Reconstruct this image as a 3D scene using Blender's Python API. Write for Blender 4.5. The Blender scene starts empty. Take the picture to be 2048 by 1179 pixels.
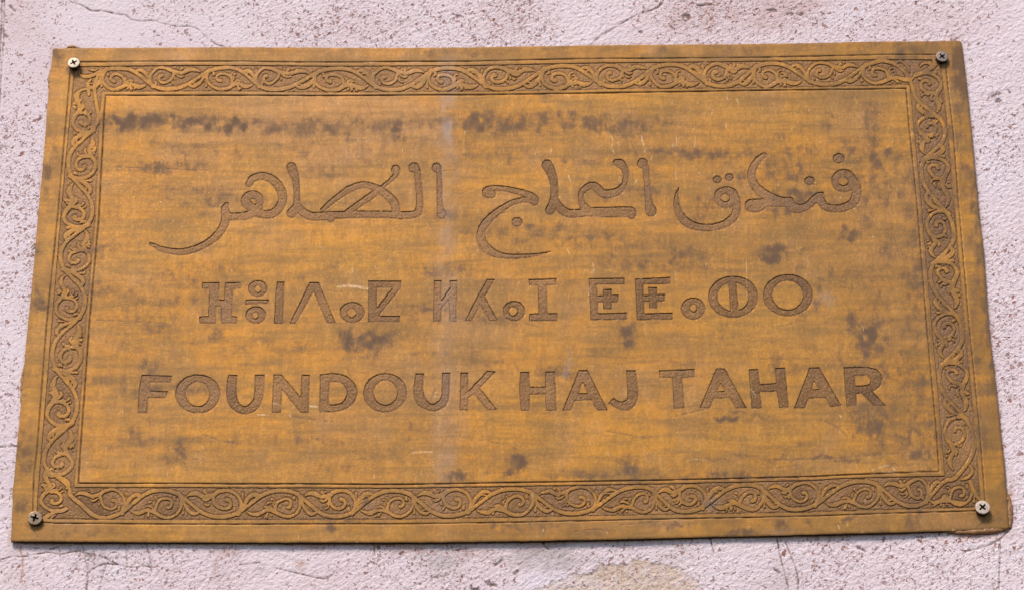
import bpy, math
import numpy as np
from mathutils import Vector
R = math.radians
f32 = np.float32
rng = np.random.default_rng(7)
sc = bpy.context.scene
COL = sc.collection

# ------------------------------------------------------------------ camera, sky, sun, exposure
FOC, CPOS = 5400.0, np.array([0.01244, -1.50826, -0.79235])
PITCH, YAW, ROLL = 0.47743, -0.00641, -0.00778
fwd = np.array([math.sin(YAW)*math.cos(PITCH), math.cos(YAW)*math.cos(PITCH), math.sin(PITCH)])
rt = np.cross(fwd, [0, 0, 1.0]); rt /= np.linalg.norm(rt)
upv = np.cross(rt, fwd)
right = rt*math.cos(ROLL) + upv*math.sin(ROLL)
up = -rt*math.sin(ROLL) + upv*math.cos(ROLL)
cam_d = bpy.data.cameras.new('camera'); cam = bpy.data.objects.new('camera', cam_d); COL.objects.link(cam)
from mathutils import Matrix
m = Matrix.Identity(4)
for i in range(3):
    m[i][0] = right[i]; m[i][1] = up[i]; m[i][2] = -fwd[i]; m[i][3] = CPOS[i]
cam.matrix_world = m
cam_d.sensor_width = 36; cam_d.lens = FOC/2048*36
cam_d.clip_start = 0.01; cam_d.clip_end = 200
sc.camera = cam

SUN_EL, SUN_AZ = R(51), R(-26)      # azimuth: 0 = straight out of the wall, negative = to the left
w = bpy.data.worlds.new('World'); sc.world = w; w.use_nodes = True
nt = w.node_tree; nt.nodes.clear()
sky = nt.nodes.new('ShaderNodeTexSky'); sky.sky_type = 'NISHITA'; sky.sun_disc = False
sky.sun_elevation = SUN_EL; sky.sun_rotation = R(180) + SUN_AZ * -1
bg = nt.nodes.new('ShaderNodeBackground'); bg.inputs[1].default_value = 0.11
wo = nt.nodes.new('ShaderNodeOutputWorld')
nt.links.new(sky.outputs[0], bg.inputs[0]); nt.links.new(bg.outputs[0], wo.inputs[0])
sl = bpy.data.lights.new('sun', 'SUN'); sl.energy = 3.1; sl.angle = R(18); sl.color = (1.0, 0.89, 0.79)
sun = bpy.data.objects.new('sun', sl); COL.objects.link(sun)
sd = Vector((math.sin(SUN_AZ)*math.cos(SUN_EL), -math.cos(SUN_AZ)*math.cos(SUN_EL), math.sin(SUN_EL)))
sun.rotation_euler = sd.to_track_quat('Z', 'Y').to_euler()
sc.view_settings.view_transform = 'Standard'; sc.view_settings.look = 'None'
sc.view_settings.exposure = 0.38; sc.view_settings.gamma = 1.0
sc.render.engine = 'CYCLES'

# ------------------------------------------------------------------ helpers
MM = 0.001
def tp(u, v, y=0.0):
    """trace point (survey co-ordinates of the photograph) -> point on the vertical plane Y = y"""
    u = np.asarray(u, float); v = np.asarray(v, float)
    a = (u-1024.0)/FOC; b = -(v-589.5)/FOC
    d = fwd[None]*1.0 + right[None]*a.reshape(-1, 1) + up[None]*b.reshape(-1, 1)
    t = (np.asarray(y, float).reshape(-1)-CPOS[1])/d[:, 1]
    return CPOS[None]+d*t[:, None]
def P3(u, v, y=0.0): return tp([u], [v], y)[0]

def tag(o, label=None, cat=None, group=None, kind=None):
    if label: o['label'] = label
    if cat: o['category'] = cat
    if group: o['group'] = group
    if kind: o['kind'] = kind
    return o

def add_mesh(name, co, faces, mat, parent=None, attr=None, smooth=True, origin=None):
    """faces: (n,4) or (n,3) int array, or list of lists"""
    me = bpy.data.meshes.new(name)
    co = np.asarray(co, f32)
    if origin is not None: co = co-np.asarray(origin, f32)[None]
    if isinstance(faces, list):
        me.from_pydata([tuple(c) for c in co.tolist()], [], faces)
    else:
        n, k = faces.shape
        me.vertices.add(len(co)); me.vertices.foreach_set('co', np.ascontiguousarray(co).ravel())
        me.loops.add(n*k); me.loops.foreach_set('vertex_index', np.ascontiguousarray(faces, np.int32).ravel())
        me.polygons.add(n); me.polygons.foreach_set('loop_start', np.arange(0, n*k, k, dtype=np.int32))
        me.update(calc_edges=True)
    if attr:
        for an, arr in attr.items():
            a = me.attributes.new(an, 'FLOAT_COLOR', 'POINT')
            a.data.foreach_set('color', np.ascontiguousarray(arr, f32).ravel())
    if smooth: me.shade_smooth()
    me.materials.append(mat)
    o = bpy.data.objects.new(name, me); COL.objects.link(o)
    if parent is not None: o.parent = parent
    if origin is not None: o.location = origin
    return o

_lat = {}
def vnoise(x, y, s, seed=0):
    """smooth value noise in [-1,1]"""
    if seed not in _lat: _lat[seed] = np.random.default_rng(seed+100).uniform(-1, 1, (256, 256)).astype(f32)
    L = _lat[seed]
    X = np.asarray(x, f32)/s+57.3; Y = np.asarray(y, f32)/s+91.7
    xi = np.floor(X).astype(np.int32); yi = np.floor(Y).astype(np.int32)
    fx = X-xi; fy = Y-yi
    fx = fx*fx*(3-2*fx); fy = fy*fy*(3-2*fy)
    x0 = xi & 255; x1 = (xi+1) & 255; y0 = yi & 255; y1 = (yi+1) & 255
    a = L[y0, x0]*(1-fx)+L[y0, x1]*fx; b = L[y1, x0]*(1-fx)+L[y1, x1]*fx
    return a*(1-fy)+b*fy
def fbm(x, y, s, seed=0, n=4):
    r = 0; a = 1.0; t = 0
    for i in range(n):
        r = r+a*vnoise(x, y, s, seed+i); t += a; a *= 0.5; s *= 0.5
    return r/t*1.6

def catmull(P, n=5, closed=False):
    P = np.asarray(P, float)
    if len(P) < 3: return P
    Q = np.vstack([2*P[0]-P[1], P, 2*P[-1]-P[-2]])
    out = []
    for i in range(1, len(Q)-2):
        p0, p1, p2, p3 = Q[i-1], Q[i], Q[i+1], Q[i+2]
        for k in range(n):
            t = k/n
            out.append(0.5*((2*p1)+(-p0+p2)*t+(2*p0-5*p1+4*p2-p3)*t*t+(-p0+3*p1-3*p2+p3)*t**3))
    out.append(P[-1])
    return np.array(out)

# ------------------------------------------------------------------ materials
def mat(name):
    m_ = bpy.data.materials.new(name); m_.use_nodes = True
    n = m_.node_tree; n.nodes.clear()
    out = n.nodes.new('ShaderNodeOutputMaterial'); b = n.nodes.new('ShaderNodeBsdfPrincipled')
    n.links.new(b.outputs[0], out.inputs[0])
    return m_, n, b
class NB:
    def __init__(s, n): s.n = n; s.tc = n.nodes.new('ShaderNodeTexCoord')
    def lk(s, a, b): s.n.links.new(a, b)
    def val(s, sock, v):
        if hasattr(v, 'is_linked') or hasattr(v, 'links'): s.lk(v, sock)
        else: sock.default_value = v
    def coord(s, scale=(1, 1, 1)):
        g = s.n.nodes.new('ShaderNodeNewGeometry')
        mp = s.n.nodes.new('ShaderNodeMapping'); mp.inputs['Scale'].default_value = scale
        s.lk(g.outputs['Position'], mp.inputs['Vector']); return mp.outputs[0]
    def noise(s, scale, detail=4, rough=0.6, co=None, dist=0.0):
        t = s.n.nodes.new('ShaderNodeTexNoise'); t.inputs['Scale'].default_value = scale
        t.inputs['Detail'].default_value = detail; t.inputs['Roughness'].default_value = rough
        t.inputs['Distortion'].default_value = dist
        s.lk(co if co is not None else s.coord(), t.inputs['Vector']); return t.outputs['Fac']
    def vor(s, scale, co=None, feat='F1'):
        t = s.n.nodes.new('ShaderNodeTexVoronoi'); t.feature = feat; t.inputs['Scale'].default_value = scale
        s.lk(co if co is not None else s.coord(), t.inputs['Vector']); return t.outputs['Distance']
    def ramp(s, v, lo, hi, a=0.0, b=1.0):
        t = s.n.nodes.new('ShaderNodeMapRange'); t.clamp = True
        for k, x in zip((1, 2, 3, 4), (lo, hi, a, b)): t.inputs[k].default_value = x
        s.lk(v, t.inputs[0]); return t.outputs[0]
    def math(s, op, a, b=0.0):
        t = s.n.nodes.new('ShaderNodeMath'); t.operation = op
        s.val(t.inputs[0], a); s.val(t.inputs[1], b); return t.outputs[0]
    def mix(s, f, a, b, mode='MIX'):
        t = s.n.nodes.new('ShaderNodeMix'); t.data_type = 'RGBA'; t.blend_type = mode
        s.val(t.inputs[0], f)
        for i, c in ((6, a), (7, b)):
            if isinstance(c, tuple): t.inputs[i].default_value = (*c, 1)
            else: s.lk(c, t.inputs[i])
        return t.outputs[2]
    def attr(s, name):
        t = s.n.nodes.new('ShaderNodeAttribute'); t.attribute_name = name
        sp = s.n.nodes.new('ShaderNodeSeparateColor'); s.lk(t.outputs['Color'], sp.inputs[0])
        return sp.outputs[0], sp.outputs[1], sp.outputs[2], t.outputs['Alpha']
    def bump(s, h, dist, strength=1.0, nrm=None):
        t = s.n.nodes.new('ShaderNodeBump'); t.inputs['Distance'].default_value = dist
        t.inputs['Strength'].default_value = strength; s.lk(h, t.inputs['Height'])
        if nrm is not None: s.lk(nrm, t.inputs['Normal'])
        return t.outputs[0]

def brass(name, floor=False):
    m_, n, b = mat(name); q = NB(n)
    st, pale, fl, warm = q.attr('mask')
    bl, gl, sc_, _ = q.attr('mask2')
    cl = q.noise(9, 5, 0.6, q.coord((1, 1, 2.4)), 0.5)         # broad clouds, lying
    cl2 = q.noise(26, 5, 0.65, q.coord((1, 1, 1.7)), 0.3)
    vs = q.noise(60, 5, 0.7, q.coord((2.6, 1, 0.55)))          # wiping streaks, upright
    hs = q.noise(50, 4, 0.6, q.coord((0.45, 1, 3.5)))          # wiping streaks, level
    fine = q.noise(700, 3, 0.75)
    grain = q.noise(1700, 2, 0.6)
    if not floor:
        c = q.mix(q.ramp(cl, 0.36, 0.64), (0.505, 0.222, 0.030), (0.37, 0.183, 0.048))
        c = q.mix(q.math('MULTIPLY', q.ramp(cl2, 0.46, 0.66), 0.75), c, (0.245, 0.137, 0.045))
        c = q.mix(q.math('MULTIPLY', q.ramp(q.noise(75, 6, 0.75, q.coord((1.3, 1, 0.8)), 0.4), 0.50, 0.70), 0.55), c, (0.21, 0.118, 0.043))
        c = q.mix(q.math('MULTIPLY', warm, 0.55), c, (0.60, 0.285, 0.028))
        c = q.mix(q.math('MULTIPLY', pale, 0.75), c, (0.385, 0.215, 0.105))
        c = q.mix(q.math('MULTIPLY', q.ramp(vs, 0.50, 0.70), 0.55), c, (0.27, 0.140, 0.045))
        c = q.mix(q.math('MULTIPLY', q.ramp(vs, 0.47, 0.30), 0.50), c, (0.57, 0.295, 0.072))
        c = q.mix(q.math('MULTIPLY', q.ramp(hs, 0.48, 0.64), 0.60), c, (0.21, 0.120, 0.043))
        c = q.mix(q.math('MULTIPLY', q.ramp(fine, 0.54, 0.70), 0.48), c, (0.30, 0.16, 0.07))
        c = q.mix(q.math('MULTIPLY', q.ramp(fine, 0.45, 0.32), 0.38), c, (0.62, 0.33, 0.085))
        sm2 = q.noise(30, 6, 0.68, q.coord((0.22, 1, 3.2)), 0.2)
        c = q.mix(q.math('MULTIPLY', q.ramp(sm2, 0.48, 0.66), 0.55), c, (0.215, 0.122, 0.045))
        g3 = q.noise(330, 4, 0.7, q.coord((1.15, 1, 0.85)))
        c = q.mix(q.math('MULTIPLY', q.ramp(g3, 0.51, 0.66), 0.42), c, (0.25, 0.135, 0.05))
        c = q.mix(q.math('MULTIPLY', q.ramp(g3, 0.46, 0.34), 0.28), c, (0.60, 0.31, 0.075))
        brk = q.math('ADD', q.math('MULTIPLY', q.math('SUBTRACT', q.noise(230, 5, 0.75, q.coord((1.7, 1, 0.45))), 0.5), 1.5), q.math('MULTIPLY', q.math('SUBTRACT', q.noise(95, 5, 0.7, q.coord((0.6, 1, 2.0))), 0.5), 1.2))
        brk = q.math('ADD', brk, q.math('MULTIPLY', q.math('SUBTRACT', fine, 0.5), 0.5))
        sf = q.ramp(q.math('ADD', st, q.math('MULTIPLY', brk, q.ramp(st, 0.03, 0.25))), 0.10, 0.50)
        sf = q.math('MULTIPLY', sf, q.ramp(st, 0.04, 0.75, 0.38, 0.93))
        c = q.mix(sf, c, (0.145, 0.090, 0.058))
        c = q.mix(q.math('MULTIPLY', bl, 0.62), c, (0.34, 0.265, 0.23))
        c = q.mix(q.math('MULTIPLY', gl, 0.62), c, (0.20, 0.108, 0.038))
        c = q.mix(sc_, c, (0.17, 0.10, 0.06))
        c = q.mix(q.math('MULTIPLY', q.ramp(grain, 0.56, 0.70), 0.35), c, (0.25, 0.13, 0.06))
        c = q.mix(q.math('MULTIPLY', fl, 0.6), c, (0.66, 0.48, 0.30))
        b.inputs['Metallic'].default_value = 0.42; b.inputs['Specular IOR Level'].default_value = 0.25
        rr = q.ramp(q.math('ADD', st, q.math('MULTIPLY', fine, 0.5)), 0.1, 1.2, 0.55, 0.76)
        q.lk(rr, b.inputs['Roughness'])
        h = q.math('ADD', q.math('MULTIPLY', fine, 0.5), q.math('ADD', q.math('MULTIPLY', vs, 0.5), q.math('MULTIPLY', grain, 0.25)))
        q.lk(q.bump(h, 0.00020, 0.8), b.inputs['Normal'])
    else:
        pep = q.noise(1000, 3, 0.7)
        pep2 = q.noise(2100, 2, 0.6)
        c = q.mix(q.ramp(cl, 0.35, 0.65), (0.385, 0.200, 0.078), (0.32, 0.168, 0.072))
        c = q.mix(_, c, (0.150, 0.078, 0.034))
        c = q.mix(q.math('MULTIPLY', warm, 0.5), c, (0.34, 0.17, 0.055))
        c = q.mix(q.math('MULTIPLY', q.ramp(pep, 0.50, 0.68), 0.8), c, (0.17, 0.088, 0.040))
        c = q.mix(q.math('MULTIPLY', q.ramp(pep, 0.46, 0.30), 0.75), c, (0.46, 0.26, 0.11))
        c = q.mix(q.math('MULTIPLY', st, 0.6), c, (0.20, 0.13, 0.10))
        c = q.mix(q.math('MULTIPLY', bl, 0.6), c, (0.30, 0.24, 0.23))
        c = q.mix(q.math('MULTIPLY', fl, 0.5), c, (0.6, 0.45, 0.3))
        b.inputs['Metallic'].default_value = 0.25; b.inputs['Specular IOR Level'].default_value = 0.2
        b.inputs['Roughness'].default_value = 0.62
        h = q.math('ADD', pep, q.math('MULTIPLY', pep2, 0.6))
        q.lk(q.bump(h, 0.00045, 0.8), b.inputs['Normal'])
    q.lk(c, b.inputs['Base Color'])
    return m_
M_BRASS = brass('tarnished_brass'); M_FLOOR = brass('matted_brass_ground', True)

def plaster():
    m_, n, b = mat('pink_white_plaster'); q = NB(n)
    dens, rust, grey, beige = q.attr('mask')
    crack_shade, pink, smooth_, white = q.attr('mask2')
    lo = q.noise(12, 4, 0.6); mid = q.noise(60, 4, 0.6); fine = q.noise(420, 4, 0.7)
    c = q.mix(q.ramp(lo, 0.35, 0.65), (0.725, 0.605, 0.65), (0.765, 0.66, 0.705))
    c = q.mix(q.math('MULTIPLY', q.ramp(mid, 0.45, 0.75), 0.4), c, (0.72, 0.61, 0.62))
    c = q.mix(q.math('MULTIPLY', pink, 0.7), c, (0.60, 0.43, 0.42))
    c = q.mix(q.math('MULTIPLY', beige, 0.92), c, (0.60, 0.455, 0.355))
    c = q.mix(q.math('MULTIPLY', grey, 0.7), c, (0.36, 0.31, 0.31))
    c = q.mix(q.math('MULTIPLY', white, 0.8), c, (0.76, 0.71, 0.80))
    rm = q.math('MULTIPLY', rust, q.ramp(q.noise(260, 5, 0.75), 0.36, 0.64, 0.22, 1.0))
    c = q.mix(rm, c, (0.44, 0.215, 0.130))
    # dark red-brown specks where the paint has left the grains
    def specks(scale, th, seed, amt, col, c):
        off = n.nodes.new('ShaderNodeVectorMath'); off.operation = 'ADD'; off.inputs[1].default_value = (seed, seed*1.7, seed*.3)
        q.lk(q.coord((1, 1, 0.95)), off.inputs[0])
        wv = n.nodes.new('ShaderNodeTexNoise'); wv.inputs['Scale'].default_value = scale*1.1; wv.inputs['Detail'].default_value = 2
        q.lk(off.outputs[0], wv.inputs['Vector'])
        ws = n.nodes.new('ShaderNodeVectorMath'); ws.operation = 'SCALE'; ws.inputs['Scale'].default_value = 2.2/scale
        q.lk(wv.outputs['Color'], ws.inputs[0])
        ad = n.nodes.new('ShaderNodeVectorMath'); ad.operation = 'ADD'
        q.lk(off.outputs[0], ad.inputs[0]); q.lk(ws.outputs[0], ad.inputs[1])
        t = n.nodes.new('ShaderNodeTexVoronoi'); t.inputs['Scale'].default_value = scale; q.lk(ad.outputs[0], t.inputs['Vector'])
        sp = n.nodes.new('ShaderNodeSeparateColor'); q.lk(t.outputs['Color'], sp.inputs[0])
        # a cell carries a speck when its random number is under the local density; its radius varies too
        on = q.ramp(q.math('SUBTRACT', q.math('MULTIPLY', dens, amt), sp.outputs[0]), -0.02, 0.03)
        rad = q.ramp(sp.outputs[1], 0, 1, th*0.45, th)
        inside = q.ramp(q.math('SUBTRACT', rad, t.outputs['Distance']), -0.05, 0.07)
        f = q.math('MULTIPLY', on, inside)
        f = q.math('MULTIPLY', f, q.ramp(sp.outputs[2], 0, 1, 0.55, 1.0))
        return q.mix(f, c, col), f
    c, f1 = specks(340, 0.43, 0.0, 0.80, (0.30, 0.130, 0.095), c)
    c, f2 = specks(600, 0.46, 3.1, 0.95, (0.36, 0.19, 0.165), c)
    c, f3 = specks(190, 0.30, 7.7, 0.28, (0.22, 0.11, 0.10), c)
    c = q.mix(q.math('MULTIPLY', q.ramp(fine, 0.55, 0.75), 0.35), c, (0.52, 0.43, 0.46))
    c = q.mix(crack_shade, c, (0.20, 0.125, 0.11))  # dark brown paints the shade in cracks; pits and patch lip darken too
    q.lk(c, b.inputs['Base Color'])
    b.inputs['Roughness'].default_value = 0.85
    b.inputs['Specular IOR Level'].default_value = 0.3
    mr0 = n.nodes.new('ShaderNodeMapping'); mr0.inputs['Rotation'].default_value = (0, R(35), 0); q.lk(q.coord(), mr0.inputs['Vector'])
    mpr = n.nodes.new('ShaderNodeMapping'); mpr.inputs['Scale'].default_value = (0.6, 1, 1.2)
    q.lk(mr0.outputs[0], mpr.inputs['Vector'])
    rid = q.noise(420, 3, 0.6, mpr.outputs[0])
    rid = q.math('MULTIPLY', rid, q.ramp(smooth_, 0, 0.9, 1.5, 0.3))
    fine = q.math('ADD', fine, rid)
    h = q.math('SUBTRACT', q.math('ADD', fine, q.math('MULTIPLY', q.noise(1100, 3, 0.7), 0.5)), q.math('MULTIPLY', q.math('ADD', f1, f2), 0.5))
    q.lk(q.bump(h, 0.0006, 0.9), b.inputs['Normal'])
    return m_
M_WALL = plaster()

def simple(name, col, rough=0.5, metal=0.0, col2=None, scale=900, bump=0.0001, amt=0.7):
    m_, n, b = mat(name); q = NB(n)
    f = q.noise(scale, 4, 0.7)
    c = q.mix(q.math('MULTIPLY', q.ramp(f, 0.42, 0.66), amt), col, col2 or tuple(x*0.5 for x in col))
    q.lk(c, b.inputs['Base Color']); b.inputs['Roughness'].default_value = rough; b.inputs['Metallic'].default_value = metal
    q.lk(q.bump(f, bump), b.inputs['Normal'])
    return m_
M_PAINTSCREW = simple('cream_painted_steel', (0.68, 0.57, 0.41), 0.5, 0.1, (0.42, 0.31, 0.20), 700)
M_WHITESCREW = simple('worn_white_painted_steel', (0.56, 0.46, 0.385), 0.5, 0.15, (0.28, 0.19, 0.13), 900)
M_GREYSCREW = simple('dull_grey_steel', (0.30, 0.235, 0.20), 0.5, 0.4, (0.17, 0.12, 0.10), 900)
M_BRASSSCREW = simple('yellowed_steel', (0.40, 0.28, 0.17), 0.40, 0.4, (0.16, 0.12, 0.08), 500)
M_SCREWSIDE = simple('shaded_brown_steel', (0.055, 0.030, 0.017), 0.6, 0.3, (0.025, 0.015, 0.01), 900)  # shade under the screw heads is painted into this dark brown
M_RECESS = simple('dark_recess', (0.035, 0.027, 0.018), 0.7, 0.1, (0.015, 0.012, 0.01), 900)  # near-black colour for the screws' cross recesses
M_EDGE = simple('shaded_brass_edge', (0.085, 0.045, 0.022), 0.6, 0.3, (0.04, 0.02, 0.012), 700)  # dark brown paints in the shade line along the plate's rim
M_GLUE = simple('amber_glue', (0.34, 0.165, 0.06), 0.38, 0.0, (0.17, 0.075, 0.035), 260, 0.0004)
M_GLUE2 = simple('ochre_glue_crumbs', (0.40, 0.21, 0.08), 0.6, 0.0, (0.22, 0.10, 0.05), 420, 0.0005)

# ------------------------------------------------------------------ traced lettering
def Z(x0, y0, s):                       # tracing sheet -> survey co-ordinates
    return lambda pts: [((p[0])/s+x0, (p[1])/s+y0)+tuple(p[2:]) for p in pts]
def outline(pts):
    """polygon with optional smooth points (third value 1)"""
    n = len(pts); sm = [len(p) > 2 and p[2] == 1 for p in pts]
    if not any(sm): return np.array([p[:2] for p in pts])
    st = next(i for i in range(n) if not sm[i])
    order = [(st+i) % n for i in range(n)]+[st]
    out = []; run = [pts[order[0]][:2]]
    for i in order[1:]:
        run.append(pts[i][:2])
        if not sm[i]:
            c = catmull(run, 6) if len(run) > 2 else np.array(run)
            out.extend(c[:-1].tolist()); run = [pts[i][:2]]
    return np.array(out)
def ell(cx, cy, rx, ry, n=56):
    a = np.linspace(0, 2*math.pi, n, endpoint=False)
    return [(cx+rx*math.cos(t), cy+ry*math.sin(t)) for t in a]

LETTERS = []      # (name, label, [add shapes], [hole shapes]); a shape is ('poly',pts) or ('stroke',pts with radius)
def L(name, label, z, polys=(), holes=(), strokes=()):
    s_ = None
    add = [('poly', outline(z(list(p)))) for p in polys]
    hol = [('poly', outline(z(list(p)))) for p in holes]
    for s in strokes:
        zz = z([(a, b) for a, b, r in s]); k = z([(1, 0)])[0][0]-z([(0, 0)])[0][0]
        add.append(('stroke', np.array([(p[0], p[1], q[2]*k) for p, q in zip(zz, s)])))
    LETTERS.append((name, label, add, hol))
S = 6.827
z = Z(260, 720, S); lat = 'latin_letter'
L(lat, 'engraved capital F', z, [[(160,195),(575,207),(560,303),(275,303),(272,410),(520,420),(490,512),(250,515),(240,715),(106,715),(122,400),(140,290)]])
L(lat, 'first engraved capital O', z, [ell(927,455,308,266)], [ell(925,460,160,165)])
L(lat, 'first engraved capital U', z, [[(1345,195),(1465,198),(1455,380),(1462,500,1),(1500,590,1),(1552,622,1),(1610,608,1),(1680,530,1),(1698,450),(1708,192),(1840,195),(1835,400),(1812,530,1),(1760,640,1),(1680,705,1),(1570,735,1),(1460,705,1),(1370,630,1),(1325,530,1),(1318,400),(1330,250)]])
z = Z(520, 720, S)
L(lat, 'engraved capital N', z, [[(185,190),(292,190),(555,500),(568,190),(680,195),(668,715),(555,715),(305,400),(290,715),(162,715)]])
L(lat, 'engraved capital D', z, [[(820,190),(1010,172,1),(1180,215,1),(1290,310,1),(1335,430,1),(1290,560,1),(1190,650,1),(1050,700,1),(812,702)]],
  [[(950,293),(1050,292,1),(1130,325,1),(1182,400,1),(1182,470,1),(1140,550,1),(1060,592,1),(940,600)]])
L(lat, 'second engraved capital O', z, [ell(1710,440,298,268)], [ell(1715,438,160,165)])
z = Z(780, 720, S)
L(lat, 'second engraved capital U', z, [[(348,178),(465,175),(452,380),(475,490,1),(520,565,1),(585,592,1),(650,562,1),(700,495,1),(705,400),(712,168),(825,165),(815,420),(800,550,1),(740,640,1),(600,697,1),(460,660,1),(370,590,1),(328,480,1),(326,330)]])
L(lat, 'engraved capital K', z, [[(965,165),(1068,165),(1072,415),(1330,138),(1445,150),(1230,380),(1468,678),(1332,680),(1150,460),(1075,515),(1070,685),(950,685)]])
z = Z(1020, 720, S)
L(lat, 'first engraved capital H', z, [[(140,155),(262,155),(272,355),(482,355),(485,150),(618,148),(638,685),(497,685),(485,465),(272,465),(272,690),(150,690),(127,400)]])
L(lat, 'first engraved capital A', z, [[(942,130),(1060,130),(1338,680),(1190,680),(1118,540),(885,550),(840,680),(715,680)]], [[(995,298),(1060,440),(938,445)]])
L(lat, 'engraved capital J', z, [[(1590,132),(1712,132),(1742,300),(1752,420,1),(1735,550,1),(1680,640,1),(1580,682,1),(1460,652,1),(1342,582),(1418,503),(1460,545,1),(1530,558,1),(1590,528,1),(1608,470),(1598,300)]])
z = Z(1280, 720, S)
L(lat, 'engraved capital T', z, [[(262,135),(745,112),(752,225),(578,240),(610,652),(462,662),(445,235),(270,242)]])
L(lat, 'second engraved capital A', z, [[(1042,108),(1160,110),(1458,650),(1310,658),(1235,515),(1012,525),(955,658),(815,655)]], [[(1105,315),(1160,412),(1055,425)]])
L(lat, 'second engraved capital H', z, [[(1485,122),(1612,118),(1638,325),(1855,308),(1850,105),(1982,98),(2032,642),(1905,652),(1868,425),(1636,435),(1668,655),(1525,658)]])
z = Z(1500, 720, S)
L(lat, 'third engraved capital A', z, [[(812,98),(945,93),(1252,617),(1100,635),(1035,513),(800,522),(750,655),(600,655)]], [[(880,292),(945,388),(845,396)]])
L(lat, 'engraved capital R', z, [[(1280,95),(1500,88),(1620,90),(1740,132,1),(1802,220,1),(1792,320,1),(1742,385,1),(1675,425),(1858,622),(1695,622),(1530,452),(1450,457),(1458,628),(1322,628),(1298,380)]],
  [[(1430,212),(1590,205),(1635,240,1),(1640,290,1),(1600,332,1),(1440,345)]])
tif = 'tifinagh_letter'
z = Z(380, 530, S)
L(tif, 'engraved sign like a serifed H', z, [[(170,237),(405,235),(390,465),(462,468),(480,237),(692,232),(692,322),(590,332),(572,690),(648,698),(640,795),(432,792),(428,565),(362,560),(355,795),(135,792),(122,700),(160,695),(250,690),(265,322),(163,322)]])
L(tif, 'engraved ring over a bar over a ring', z, [ell(925,320,132,113), [(765,465),(1078,465),(1070,528),(752,535)], ell(900,678,140,121)], [ell(928,330,40,43), ell(893,685,36,40)])
L(tif, 'engraved upright bar', z, [[(1188,228),(1292,230),(1270,795),(1145,795),(1170,400)]])
L(tif, 'engraved sign like a V upside down', z, [[(1635,233),(1760,235),(1992,790),(1872,792),(1688,362),(1448,795),(1358,795)]])
z = Z(660, 530, S)
L(tif, 'engraved small ring beside the crossed square sign', z, [ell(305,645,170,142)], [ell(297,652,58,60)])
L(tif, 'engraved sign like a Z with a closed top', z, [[(525,218),(975,215),(972,310),(670,688),(960,690),(948,780),(522,780)]], [[(642,318),(850,315),(642,582)]])
L(tif, 'engraved sign like a mirrored N', z, [[(1420,208),(1525,208),(1522,472),(1645,300),(1630,210),(1742,203),(1730,770),(1638,770),(1622,478),(1522,600),(1522,770),(1412,770)]])
z = Z(900, 530, S)
L(tif, 'engraved sign like a Y upside down', z, [[(508,188),(614,190),(478,432),(660,755),(545,760),(415,545),(300,760),(200,760),(375,420)]])
L(tif, 'engraved small ring beside the serifed bar', z, [ell(875,622,152,138)], [ell(863,625,56,58)])
L(tif, 'engraved sign like a serifed I', z, [[(1076,192),(1455,180),(1460,278),(1325,282),(1332,648),(1465,652),(1470,755),(1080,758),(1085,660),(1212,652),(1200,280),(1085,280)]])
z = Z(1160, 530, S)
L(tif, 'first engraved bracket sign holding a cross', z, [[(120,182),(608,175),(612,268),(232,270),(252,655),(638,643),(645,745),(145,748)], [(318,330),(432,326),(436,600),(318,600)], [(200,415),(528,405),(522,510),(200,512)]])
L(tif, 'second engraved bracket sign holding a cross', z, [[(750,188),(1235,163),(1238,260),(868,272),(882,655),(1262,643),(1270,740),(778,748)], [(932,303),(1052,300),(1054,586),(948,586)], [(830,412),(1162,392),(1162,494),(830,498)]])
L(tif, 'engraved small ring right of the two bracket signs', z, [ell(1546,590,165,150)], [ell(1550,582,44,46)])
z = Z(1350, 530, S)
L(tif, 'engraved large ring split by a bar', z, [ell(795,430,340,285), [(730,200),(835,200),(872,640),(757,640)]], [])
RINGBAR = z(ell(795,430,212,190))
L(tif, 'engraved large open ring at the end of the line', z, [ell(1545,408,340,285)], [ell(1540,410,208,195)])
# Arabic line, drawn with a broad round pen
ar = 'arabic_letters'; S2 = 4.715
z = Z(270, 280, S2); zb = Z(560, 280, S2)
k2 = (560-270)*S2
def sh(s, dx): return [(a+dx, b, r) for a, b, r in s]
L(ar, 'engraved end of the left Arabic word, with a long tail', z, [ell(1108,576,108,97)], [[(1085,568),(1112,560),(1138,572),(1140,604),(1118,606)]],
  [[(148,982,14),(190,1002,20),(250,1030,27),(360,1053,31),(480,1053,33),(600,1015,34),(700,962,35),(790,885,38),(842,800,41),(858,720,43),(850,655,40),(862,618,24),(878,602,8)],
   [(858,725,38),(950,725,38),(1040,718,40),(1110,690,42),(1170,640,40)],
   [(1075,418,32),(1110,368,36),(1190,343,37),(1270,362,40),(1340,418,43),(1386,500,43),(1390,580,42),(1355,650,42),(1290,698,42),(1200,702,40),(1120,680,36)]])
L(ar, 'engraved middle of the left Arabic word, with a crossed loop', zb, [], [],
  [[(108,258,46),(125,310,44),(148,370,34),(158,450,30),(160,530,30),(165,610,34),(200,670,40),(280,718,42),(380,722,42),(480,718,42)],
   [(112,692,48),(145,655,44),(165,620,34)], [(478,738,40),(482,736,40)],
   [(440,712,36),(700,706,36),(1000,706,36),(1150,712,38),(1265,704,36),(1305,680,38),(1318,600,34),(1315,500,32),(1305,400,32),(1298,300,30),(1290,275,26)],
   [(1262,264,50),(1264,264,50)],
   [(402,660,22),(470,600,26),(560,530,30),(660,465,34),(760,430,33),(850,435,33),(940,475,38),(1020,530,40),(1080,600,42),(1095,680,40)],
   [(630,690,30),(750,605,32),(860,530,34),(955,455,22),(1040,385,20),(1092,330,27),(1106,290,29),(1090,268,32),(1068,285,22)]])
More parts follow.
